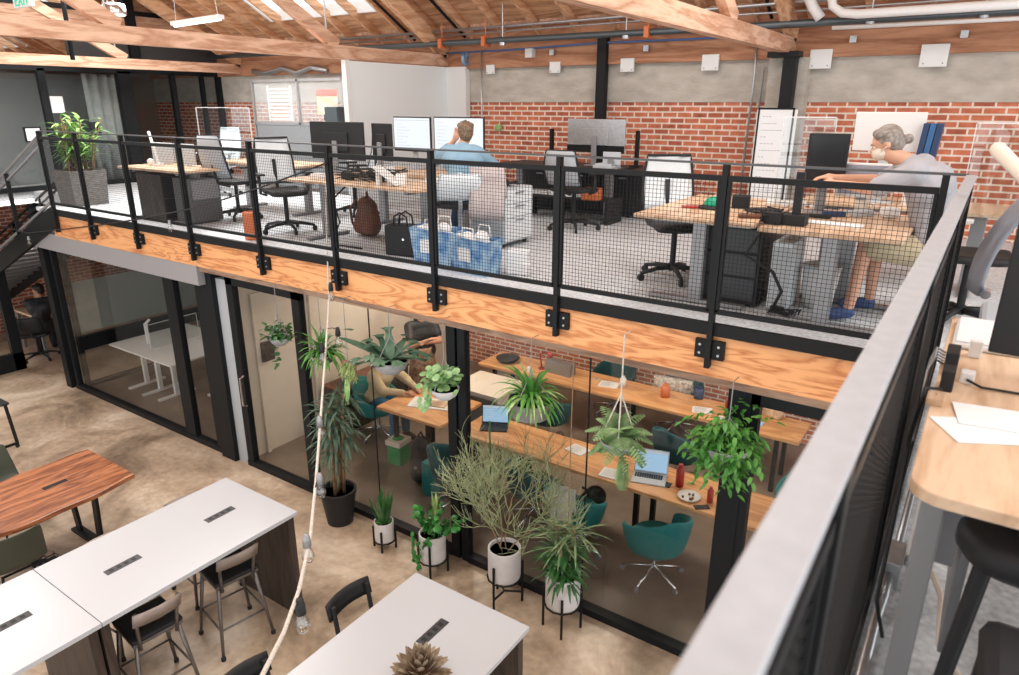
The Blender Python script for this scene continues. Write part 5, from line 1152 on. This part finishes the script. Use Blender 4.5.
g = G(); ovals(g, [Vector((R.gauss(0, .075), R.gauss(0, .075), R.uniform(.0, .14))) for k in range(110)], .075, .045); ovals(g, [Vector((.04+R.gauss(0, .015), -.09, -.06-.014*k)) for k in range(16)], .06, .04); obj('foliage', g, K['greend'], t)
t = hang('spider plant in a small silver bowl right of the glass door', (-5.24, HY, 1.95), .14, BOWL, 'chrome')
g = G(); straps(g, 95, .33, .026, (15, 88), 2.0, (0, 0, .02)); obj('foliage', g, K['green'], t)
t = hang('staghorn fern with broad dark fronds in a large grey cement bowl', (-4.30, HY, 2.08), .17, BOWL, 'potgrey')
g = G()
for k in range(13):
    a = k*2.4; e = rad(R.uniform(15, 65)); L = R.uniform(.22, .36); p0 = Vector((0, 0, .02)); d = rdir(a, e); g.leaf(p0, d, L, .09, .5, 5, .05, tip=.9)
    tip = p0+d*L*.9+Vector((0, 0, -.03))
    for s in (-.5, .1, .6): g.leaf(tip, rdir(a+s, e*.5), .13, .045, .8, 4, .05, tip=.1)
g.leaf((-.05, -.05, .05), (-1, -.3, .55), .50, .12, .35, 6, .05, tip=.2); g.leaf((-.35, -.12, .27), (-1, .1, .1), .2, .06, .5, 4)
obj('foliage', g, mat('staghorn', (.03, .10, .06), .5, col2=(.14, .26, .16), vs=8), t, smooth=True)
t = hang('round leaved hanging plant in a white bowl, just left of the column', (-3.66, HY, 1.95), .13, BOWL, 'pot')
g = G()
for k in range(46): p = Vector((R.gauss(-.02, .08), R.gauss(-.02, .07), R.uniform(.04, .22))); roundleaf(g, p, (R.uniform(-.6, .4), R.uniform(-.9, .2), 1), R.uniform(.028, .045))
for k in range(40): p = Vector((R.gauss(-.02, .075), R.gauss(-.03, .07), R.uniform(.02, .20))); roundleaf(g, p, (R.uniform(-.6, .4), R.uniform(-.9, .2), 1), R.uniform(.024, .04))
for k in range(14): p = Vector((-.12+R.gauss(0, .035), -.13+R.gauss(0, .02), .05-.018*k)); roundleaf(g, p, (R.uniform(-.4, .4), -1, .5), R.uniform(.024, .036))
obj('foliage', g, mat('mint_leaf', (.13, .32, .10), .5, col2=(.36, .55, .26), vs=12), t, smooth=True)
t = hang('lush spider plant in a ribbed silver drum in front of the long tables', (-2.76, HY, 2.06), .185, DRUM, 'steel')
g = G(); straps(g, 60, .34, .032, (15, 88), 1.8, (0, 0, .03)); obj('foliage', g, K['green'], t); g = G(); straps(g, 38, .34, .024, (20, 80), 2.0, (0, 0, .03)); obj('pale_foliage', g, K['greenp'], t)
t = hang('feathery fern in a rope macrame hanger above the open laptop', (-1.97, HY, 1.93), .14, BOWL, 'potgrey', 2.75, 4, 'rope', .006, 2.78)
g = G()
def fern(g, a, e, L, c):
    p = Vector(c); d = rdir(a, e); sd = Vector((-math.sin(a), math.cos(a), 0)); n = 12
    for i in range(n):
        d = (d+Vector((0, 0, -1.7/n))).normalized(); q = p+d*L/n; g.leaf(p, d, L/n*1.1, .006, 0, 1)
        w_ = .075*math.sin(math.pi*(.12+.85*i/n)); [g.leaf(q, sd*s+d*.35, w_, .022, .4, 2, .1, tip=.2) for s in (-1, 1)]; p = q
for k in range(44): fern(g, k*2.4, rad(R.uniform(5, 85)), R.uniform(.18, .31), (0, 0, .03))
for k in range(3): fern(g, 5.2+.2*k, rad(-50), .26, (.08, -.1, -.04))
obj('foliage', g, K['greeny'] if False else mat('fern_green', (.14, .30, .10), .5, col2=(.38, .54, .28), vs=12), t)
t = hang('dense trailing leafy plant hanging in front of the thick column', (-1.17, HY, 2.12), .16, BOWL, 'potgrey', 2.5)
g = G()
for k in range(100):
    a = k*2.4; L = R.uniform(.14, .34); p = Vector((0, 0, .05)); d = rdir(a, rad(R.uniform(-10, 85)))
    for i in range(11):
        d = (d+Vector((0, 0, -.22))).normalized(); p = p+d*L/9; g.leaf(p, rdir(a+R.uniform(-1.5, 1.5), R.uniform(-.9, .6)), .065, .03, .7, 3, .15, tip=.05)
obj('foliage', g, K['green'], t)
t = hang('square mossy air plant panel hanging above the dracaena', (-4.86, HY-.02, 1.87), .1, None, 'pot', 2.5)
g = G()
for k in range(260): g.leaf((R.uniform(-.085, .085), R.uniform(-.02, .02), R.uniform(-.09, .09)), rdir(R.uniform(3.2, 6.2), R.uniform(-1, .8)), .05, .012, .8, 3)
obj('foliage', g, K['greeny'], t); obj('backing', G().box(-.085, .085, 0, .03, -.09, .09), K['bark'], t)
g = G(); [g.leaf((R.uniform(-.03, .03), -.02, -.08), rdir(R.uniform(3.6, 5.8), -1.3), R.uniform(.15, .3), .02, .3, 4) for k in range(14)]; obj('trailing_leaves', g, K['greenp'], t)
tag(obj('hanging_wire', G().cyl((-2.40, 4.40, .95), (-2.40, 4.40, 2.5), .004), K['bark']), 'thin single wire hanging straight down in the middle of the conference glass', 'wire')
tag(obj('hanging_wire', G().cyl((-3.2, 4.40, 1.2), (-3.2, 4.40, 1.75), .008), K['greend']), 'short green stake standing upright behind the twiggy plant', 'stake')
# little plants on the dark low shelf and behind
t = thing('potted_plant', 'small leafy plant on the dark shelf by the cream wall', 'plant', (-6.92, 6.15, .645)); potshape(t, [(0, 0), (.07, 0), (.09, .14), (.08, .14), (.075, .12), (0, .12)], 'pot', .078, .125); g = G(); straps(g, 26, .2, .03, (10, 80), 1.2, (0, 0, .13)); obj('foliage', g, K['greend'], t)
# mezzanine planter
t = thing('potted_plant', 'bamboo like plant in a woven grey planter at the left end of the mezzanine', 'plant', (-11.02, 5.02, M))
pl = mat('woven_grey', (.11, .10, .095), .8, col2=(.22, .205, .19), vs=18, bump=.5, bs=80, stretch=(1, 1, 5)); g = G(); w1, w2, h = .23, .26, .50
g.add([(-w1, -w1, 0), (w1, -w1, 0), (w1, w1, 0), (-w1, w1, 0), (-w2, -w2, h), (w2, -w2, h), (w2, w2, h), (-w2, w2, h), (-w2+.03, -w2+.03, h), (w2-.03, -w2+.03, h), (w2-.03, w2-.03, h), (-w2+.03, w2-.03, h), (-w2+.04, -w2+.04, h-.06), (w2-.04, -w2+.04, h-.06), (w2-.04, w2-.04, h-.06), (-w2+.04, w2-.04, h-.06)],
      [(3, 2, 1, 0), (0, 1, 5, 4), (1, 2, 6, 5), (2, 3, 7, 6), (3, 0, 4, 7), (4, 5, 9, 8), (5, 6, 10, 9), (6, 7, 11, 10), (7, 4, 8, 11), (8, 9, 13, 12), (9, 10, 14, 13), (10, 11, 15, 14), (11, 8, 12, 15)])
obj('pot', g, pl, t); obj('soil', G().box(-w2+.04, w2-.04, -w2+.04, w2-.04, h-.08, h-.05), K['soil'], t)
g = G(); gs = G()
for k in range(22):
    x, y = R.uniform(-.16, .16), R.uniform(-.16, .16); dx, dy = R.uniform(-.28, .3), R.uniform(-.22, .24); H = R.uniform(.35, .74); gs.tube([(x, y, h-.06), (x+dx*.4, y+dy*.4, h+H*.5), (x+dx, y+dy, h+H)], .009, 6)
    for i in range(11): q = .3+.7*i/10; a = R.uniform(0, 6.28); g.leaf((x+dx*q, y+dy*q, h+H*q), rdir(a, R.uniform(-.2, .9)), .24, .045, 1.0, 4, .15, tip=.05)
obj('stems', gs, K['bark'], t); obj('foliage', g, mat('fresh_leaf', (.08, .28, .05), .4, col2=(.34, .55, .18), vs=6), t)
tag(obj('wall_sprig', G().ball((-6.45, 9.16, 4.0), .06, 8), K['greenp']), 'tiny green plant on the brick wall right of the twin lit monitors', 'plant')
# dried flower on the centre table
t = thing('dried_flower', 'dried brown protea like flower head lying at the bottom edge of the centre table', 'flower', (-2.27, 2.40, 1.05)); t.scale = (1.3, 1.3, 1.3); g = G()
for k in range(60): a = k*2.4; e = rad(90-k*1.5); g.leaf(Vector((0, 0, .05))+rdir(a, e)*.05, rdir(a, e), .10, .045, .3, 4, .3, tip=.1)
obj('bracts', g, mat('dried_brown', (.16, .10, .06), .7, col2=(.42, .34, .24), vs=14), t); obj('core', G().ball((0, 0, .055), .055, 12), K['leather'], t, smooth=True)

# ------------------------------------------------------------------ string lights
def ray(px, py, dep): return CAM+(FW+RT*((px-509.5)/FPX)-UP*((py-337.5)/FPX))*dep
sl = thing('string_light', 'pale rope string light hanging from the front railing down towards the viewer', 'string light', (0, 0, 0))
P = [ray(*q) for q in ((326, 150, 7.05), (326, 215, 6.9), (329, 300, 6.5), (325, 360, 6.0), (319, 440, 5.2), (316, 480, 4.7), (310, 540, 4.0), (299, 590, 3.3), (284, 632, 2.8), (264, 672, 2.4), (250, 700, 2.2))]
obj('rope', G().tube(P, .012, 8, rr=[.005, .005, .008, .009, .010, .010, .010, .010, .009, .009, .009]), K['rope'], sl, smooth=True)
for px, py, dep in ((331, 290, 6.5), (322, 351, 6.0), (338, 335, 6.2), (320, 425, 5.3), (320, 483, 4.6), (307, 545, 3.85), (301, 612, 3.15)):
    b = ray(px, py, dep); s = obj('socket', G().lathe([(0, .055), (.012, .055), (.017, .03), (.019, -.005), (.013, -.008), (0, -.008)], 14).at(), K['blackp'] if py > 600 or py < 400 else K['greymetal'], sl, smooth=True)
    s.location = b; s.scale = (1.3,)*3
    obj('bulb', G().lathe([(.011, -.005), (.016, -.02), (.026, -.045), (.027, -.062), (.018, -.08), (0, -.086)], 16), K['bulb'], s, smooth=True)
    obj('filament', G().tube([(-.006, 0, -.01), (-.004, 0, -.05), (.004, 0, -.05), (.006, 0, -.01)], .0015, 4), K['steel'], s)
    near = min((P[i].lerp(P[i+1], q/6) for i in range(len(P)-1) for q in range(7)), key=lambda v: (v-b-Vector((0, 0, .09))).length)
    obj('cord', G().tube([near, near.lerp(b+Vector((0, 0, .055)), .5)+Vector((0, 0, .01)), b+Vector((0, 0, .055))], .004, 6), K['blackp'], sl)
sl = thing('string_light', 'dark wire with small bulbs strung from the stairs along the front railing', 'string light', (0, 0, 0))
def ry(px, py, y): d = FW+RT*((px-509.5)/FPX)-UP*((py-337.5)/FPX); return CAM+d*(y/d.y)
P = [ry(px, py, 4.36) for px, py in ((0, 226), (28, 233), (62, 229.5), (100, 225), (140, 219), (190, 209), (225, 199), (262, 187), (300, 173), (326, 163))]
obj('wire', G().tube(P, .008, 6), K['blackp'], sl, smooth=True)
for px, py in ((29, 240), (170, 225)):
    s = obj('socket', G().lathe([(0, .055), (.015, .055), (.022, .0), (0, 0)], 12), K['greymetal'], sl); s.location = ry(px, py, 4.36); obj('bulb', G().lathe([(.014, 0), (.03, -.03), (.032, -.05), (.02, -.075), (0, -.08)], 14), K['bulb'], s, smooth=True)

# ------------------------------------------------------------------ people
def hand(g, w0, d, up, s=1, curl=.5):
    d = Vector(d).normalized(); up = Vector(up); sd = d.cross(up).normalized(); up = sd.cross(d).normalized(); w0 = Vector(w0)
    pc = w0+d*.05*s; g.cap(w0, pc, .026*s, .030*s, 10); g.cap(pc-sd*.016*s, pc-sd*.02*s+d*.03*s, .017*s, .015*s, 8); g.cap(pc+sd*.016*s, pc+sd*.02*s+d*.03*s, .017*s, .015*s, 8)
    for k, (o_, L) in enumerate(((-.030, .058), (-.010, .070), (.011, .066), (.031, .052))):
        a = pc+sd*o_*s+d*.035*s; b = a+(d-up*curl*.4)*L*.5*s; c = b+(d*.6-up*curl).normalized()*L*.5*s; g.cap(a, b, .0095*s, .009*s, 8); g.cap(b, c, .009*s, .0075*s, 8)
    a = w0+sd*-.024*s+d*.02*s; b = a+(-sd*.7+d*.7-up*.3)*.036*s; g.cap(a, b, .012*s, .010*s, 8); g.cap(b, b+(d-sd*.1-up*.4)*.028*s, .010*s, .008*s, 8)
def person(label, J, face, hair, hstyle, skin, top, bottom, shoes, loc, vox=.011, sleeve=1.0, shorts=False, skirt=None, hands=None, glasses=False, mask=None, hs=1.0):
    """J: joint positions; face: direction the face looks (unit, world)."""
    J = {k: Vector(v) for k, v in J.items()}; L0 = Vector(loc); J = {k: v-L0 for k, v in J.items()}
    t = thing('person', label, 'person', loc); g = G(); V = Vector
    pel, ch, nk, hd = J['pelvis'], J['chest'], J['neck'], J['head']; f = V(face).normalized(); sdv = (J['shR']-J['shL']).normalized()
    g.cap(pel-sdv*.07, pel+sdv*.07, .115, .115); g.cap(pel, ch, .115, .125); g.cap(ch-sdv*.07, ch+sdv*.07, .12, .12); g.cap(J['shL'].lerp(J['shR'], .12), J['shL'].lerp(J['shR'], .88), .065, .065); g.cap(ch, nk, .09, .055); g.cap(nk, hd-V((0, 0, .05)), .052, .05)
    for s in 'LR':
        g.cap(J['sh'+s], J['el'+s], .052, .041); g.cap(J['el'+s], J['wr'+s], .040, .026)
        g.cap(J['hip'+s], J['kn'+s], .085, .056); g.cap(J['kn'+s], J['an'+s], .054, .034)
        if 'toe'+s in J: g.cap(J['an'+s]-V((0, 0, .03)), J['toe'+s], .036, .028)
    up = V((0, 0, 1)); r = f.cross(up).normalized(); up2 = r.cross(f)
    # head with brow, nose, jaw, ears
    Tm = Matrix((r, f, up2)).transposed().to_4x4() @ Matrix.Scale(.93, 4); Tm.translation = hd; g.T = Tm
    g.ball((0, -.012, .03), .088, 18, (.86, 1.05, 1.0)); g.ball((0, .022, -.035), .062, 14, (.92, 1.0, 1.15)); g.ball((0, .045, -.075), .026, 10)
    g.cap((0, .085, .012), (0, .104, -.022), .009, .014, 8); g.cap((-.03, .07, .032), (.03, .07, .032), .016, .016, 8)
    for s in (-1, 1): g.ball((s*.078, -.004, -.005), .022, 10, (.45, .8, 1.35))
    g.cap((-.018, .082, -.052), (.018, .082, -.052), .008, .008, 8); g.T = Matrix.Identity(4)
    for s in 'LR':
        d = (hands or {}).get(s); hand(g, J['wr'+s], d[0] if d else (J['wr'+s]-J['el'+s]), d[1] if d else (0, 0, 1), hs)
    obj('body', g, K[skin], t, remesh=vox)
    def local(name, g, m, **k): o = obj(name, g, K[m] if isinstance(m, str) else m, t, **k); o.matrix_local = Tm; return o
    for s in (-1, 1): 
        e = local('eye', G().ball((s*.03, .077, .008), .0095, 10), 'cream', smooth=True); obj('pupil', G().ball((s*.03, .083, .008), .0055, 8), K['blackp'], e)
        local('eyebrow', G().cap((s*.018, .091, .028), (s*.044, .083, .03), .004, .003, 6), hair)
    local('mouth', G().cap((-.018, .090, -.052), (.018, .090, -.052), .004, .004, 6), 'leather')
    # hair
    g = G()
    g.ball((0, -.026, .04), .092, 18, (.95, 1.03, .98)); g.ball((0, -.045, -.005), .080, 14, (.95, .9, 1.05)); g.cap((-.06, .03, .085), (.06, .03, .085), .034, .034, 8)
    for k in range(0 if hstyle == 'bun' else 26): a = R.uniform(0, 6.28); e = R.uniform(.1, 1.5); p = V((math.cos(a)*math.cos(e)*.082, -.03+math.sin(a)*math.cos(e)*.088, .05+math.sin(e)*.085)); g.ball(p, R.uniform(.010, .016), 6)
    if hstyle == 'bun': g.ball((0, -.135, -.02), .036, 12, (1.1, 1, 1)); g.cap((0, -.09, .0), (0, -.13, -.02), .022, .02); g.tube([(.02+.03*math.cos(k), -.14+.01*math.sin(k*2), -.02+.03*math.sin(k)) for k in range(8)], .008, 6)
    if hstyle == 'long': g.cap((-.05, -.05, 0), (-.06, -.07, -.22), .05, .035); g.cap((.05, -.05, 0), (.06, -.07, -.22), .05, .035); g.cap((0, -.07, 0), (0, -.09, -.24), .055, .04)
    local('hair', g, hair, remesh=.008)
    if mask: local('face_mask', G().ball((0, .05, -.045), .062, 14, (1.0, .95, .85)).tube([(-.06, .05, -.03), (-.082, 0, -.01)], .003, 5).tube([(.06, .05, -.03), (.082, 0, -.01)], .003, 5), mask, smooth=True)
    if glasses:
        g = G()
        for s in (-1, 1): g.tube([(s*.03+.019*math.cos(k*.63), .098, .01+.015*math.sin(k*.63)) for k in range(11)], .0022, 5); g.tube([(s*.05, .095, .014), (s*.082, 0, .012)], .002, 5)
        local('glasses', g, 'blackp')
    # clothes
    g = G(); q = .018
    g.cap(pel.lerp(ch, .1)-sdv*.07, pel.lerp(ch, .1)+sdv*.07, .12+q, .12+q); g.cap(pel.lerp(ch, .1), ch, .12+q, .13+q); g.cap(ch-sdv*.07, ch+sdv*.07, .122+q, .122+q)
    g.cap(J['shL'].lerp(J['shR'], .1), J['shL'].lerp(J['shR'], .9), .068+q, .068+q); g.cap(ch, ch.lerp(nk, .75), .1+q, .062+q)
    for s in 'LR':
        e = J['sh'+s].lerp(J['el'+s], min(1, sleeve*2)); g.cap(J['sh'+s], e, .058+q, .05+q*.8)
        if sleeve > .5: g.cap(J['el'+s], J['el'+s].lerp(J['wr'+s], (sleeve-.5)*2), .044+q*.7, .034+q*.5)
    sh = obj('shirt', g, K[top] if isinstance(top, str) else top, t, remesh=vox)
    obj('collar', G().tube([nk+(r*math.cos(k*.5236)*.066+f*math.sin(k*.5236)*.066)-V((0, 0, .015)) for k in range(13)], .010, 6), K[top] if isinstance(top, str) else top, sh, smooth=True)
    if skirt:
        g = G(); rows = []; z0 = pel.z+.10; z1 = .06-L0.z
        for i in range(9):
            q_ = i/8; rr_ = .15+.10*q_**.8; z = z0+(z1-z0)*q_; rows.append([(pel.x+rr_*(1+.06*math.sin(k*1.57*2+i*.3))*math.cos(k*2*math.pi/24), pel.y+rr_*(1+.06*math.cos(k*2.1))*math.sin(k*2*math.pi/24), z) for k in range(25)])
        obj('skirt', g.sheet(rows), skirt, t, smooth=True, solid=.008)
    else:
        g = G(); q = .016; g.cap(pel-sdv*.07, pel+sdv*.07, .12+q, .12+q)
        for s in 'LR':
            e = J['kn'+s] if not shorts else J['hip'+s].lerp(J['kn'+s], .85); g.cap(J['hip'+s], e, .09+q, .062+q+(.02 if shorts else 0))
            if not shorts: g.cap(J['kn'+s], J['kn'+s].lerp(J['an'+s], .93), .058+q, .042+q)
        obj('shorts' if shorts else 'trousers', g, K[bottom] if isinstance(bottom, str) else bottom, t, remesh=vox)
    if shoes:
        for s in 'LR':
            a = J['an'+s]; tt = J['toe'+s]; obj('shoe', G().cap(a-V((0, 0, .035)), tt, .045, .038), K[shoes] if isinstance(shoes, str) else shoes, t, remesh=.008)
    return t, J, Tm
def mir(d): return d
# woman in grey at the right desk, leaning forward (faces -X)
person('grey haired person with a bun in grey T-shirt and khaki shorts leaning over a desk',
       dict(pelvis=(-0.22, 5.30, 3.47), chest=(-0.32, 5.25, 3.86), neck=(-0.48, 5.26, 4.00), head=(-0.61, 5.27, 4.10), shL=(-0.41, 5.07, 3.94), shR=(-0.39, 5.45, 3.96), elL=(-0.62, 5.04, 3.83), wrL=(-0.86, 5.16, 3.84), elR=(-0.64, 5.48, 3.85), wrR=(-0.90, 5.36, 3.86),
            hipL=(-0.19, 5.20, 3.43), hipR=(-0.19, 5.40, 3.43), knL=(-0.61, 5.12, 3.46), knR=(-0.57, 5.38, 3.44), anL=(-0.65, 5.08, 3.03), anR=(-0.57, 5.42, 3.03), toeL=(-0.79, 5.02, 2.97), toeR=(-0.73, 5.42, 2.97)),
       (-.92, -.18, -.42), 'hairgrey', 'bun', 'skin', mat('grey_tshirt', (.36, .36, .39), .85, var=.06, vs=8), mat('khaki', (.50, .42, .28), .9, var=.12, vs=40), mat('blue_shoe', (.05, .09, .22), .7, var=.3, vs=60), (-.1, 5.3, M), .010, .42, True, mask='cream', glasses=False)
# man in blue shirt (faces away, to the twin monitors)
person('person in light blue shirt seated before the twin lit monitors, hand at the ear',
       dict(pelvis=(-4.40, 5.56, 3.46), chest=(-4.43, 5.66, 3.80), neck=(-4.46, 5.70, 3.95), head=(-4.46, 5.76, 4.06), shL=(-4.57, 5.60, 3.88), shR=(-4.31, 5.74, 3.88), elL=(-4.86, 5.72, 3.78), wrL=(-4.66, 5.82, 3.98), elR=(-4.24, 6.02, 3.70), wrR=(-4.50, 6.15, 3.70),
            hipL=(-4.52, 5.62, 3.44), hipR=(-4.34, 5.70, 3.44), knL=(-4.72, 6.0, 3.46), knR=(-4.52, 6.1, 3.46), anL=(-4.72, 5.86, 3.04), anR=(-4.50, 6.1, 3.04), toeL=(-4.80, 6.02, 2.97), toeR=(-4.58, 6.26, 2.97)),
       (-.62, .78, -.05), 'hairbrown', 'short', 'skin', mat('blue_shirt', (.22, .36, .47), .8, var=.12, vs=6), mat('dark_jeans', (.03, .07, .12), .85), 'blackp', (-4.4, 5.56, M), .011, .85, hands={'L': ((.35, .1, .9), (0, 1, 0))}, glasses=True)
# woman in skirt downstairs
person('standing person in black top and long brown patterned skirt with folded arms',
       dict(pelvis=(-6.38, 7.12, .93), chest=(-6.38, 7.12, 1.22), neck=(-6.37, 7.11, 1.40), head=(-6.36, 7.10, 1.55), shL=(-6.28, 7.27, 1.34), shR=(-6.46, 6.95, 1.34), elL=(-6.12, 7.22, 1.12), wrL=(-6.14, 6.98, 1.16), elR=(-6.30, 6.80, 1.12), wrR=(-6.08, 6.92, 1.22),
            hipL=(-6.33, 7.20, .88), hipR=(-6.42, 7.03, .88), knL=(-6.32, 7.20, .48), knR=(-6.41, 7.03, .48), anL=(-6.32, 7.20, .09), anR=(-6.41, 7.03, .09), toeL=(-6.20, 7.14, .035), toeR=(-6.29, 6.97, .035)),
       (.8, -.5, -.1), 'hairdark', 'long', 'skind', 'blackp', 'blackp', 'blackp', (-6.38, 7.12, 0), .013, .3, skirt=mat('brown_patterned_skirt', (.16, .07, .04), .85, col2=(.50, .30, .18), vs=22))
person('seated person in a beige long sleeved top at the orange table by the cream wall',
       dict(pelvis=(-6.42, 6.20, .52), chest=(-6.32, 6.20, .86), neck=(-6.28, 6.19, 1.02), head=(-6.26, 6.18, 1.16), shL=(-6.30, 6.38, .95), shR=(-6.28, 6.02, .95), elL=(-6.05, 6.42, .80), wrL=(-5.80, 6.32, .78), elR=(-6.05, 5.96, .80), wrR=(-5.80, 6.10, .785),
            hipL=(-6.36, 6.30, .50), hipR=(-6.36, 6.10, .50), knL=(-6.0, 6.30, .53), knR=(-6.0, 6.10, .53), anL=(-6.02, 6.32, .10), anR=(-6.02, 6.08, .10), toeL=(-5.88, 6.32, .035), toeR=(-5.88, 6.08, .035)),
       (.9, -.1, -.3), 'hairbrown', 'short', 'skind', mat('beige_top', (.50, .40, .24), .85, var=.08, vs=10), mat('denim_blue', (.03, .12, .22), .85), 'blackp', (-6.42, 6.2, 0), .013, .95)
person('person in black short sleeved shirt seated at the desk in the brick passage',
       dict(pelvis=(-13.57, 5.05, .52), chest=(-13.62, 5.12, .88), neck=(-13.65, 5.15, 1.05), head=(-13.68, 5.16, 1.19), shL=(-13.75, 4.98, .98), shR=(-13.54, 5.30, .98), elL=(-13.90, 5.10, .80), wrL=(-13.76, 5.12, 1.05), elR=(-13.72, 5.45, .80), wrR=(-13.94, 5.42, .80),
            hipL=(-13.64, 5.0, .50), hipR=(-13.56, 5.18, .50), knL=(-13.97, 5.12, .52), knR=(-13.90, 5.32, .52), anL=(-13.97, 5.12, .10), anR=(-13.90, 5.32, .10), toeL=(-14.10, 5.18, .035), toeR=(-14.02, 5.40, .035)),
       (-.6, -.55, -.1), 'hairdark', 'short', 'skind', 'blackp', mat('dark_trousers', (.03, .03, .035), .9), 'blackp', (-13.57, 5.05, 0), .015, .42)
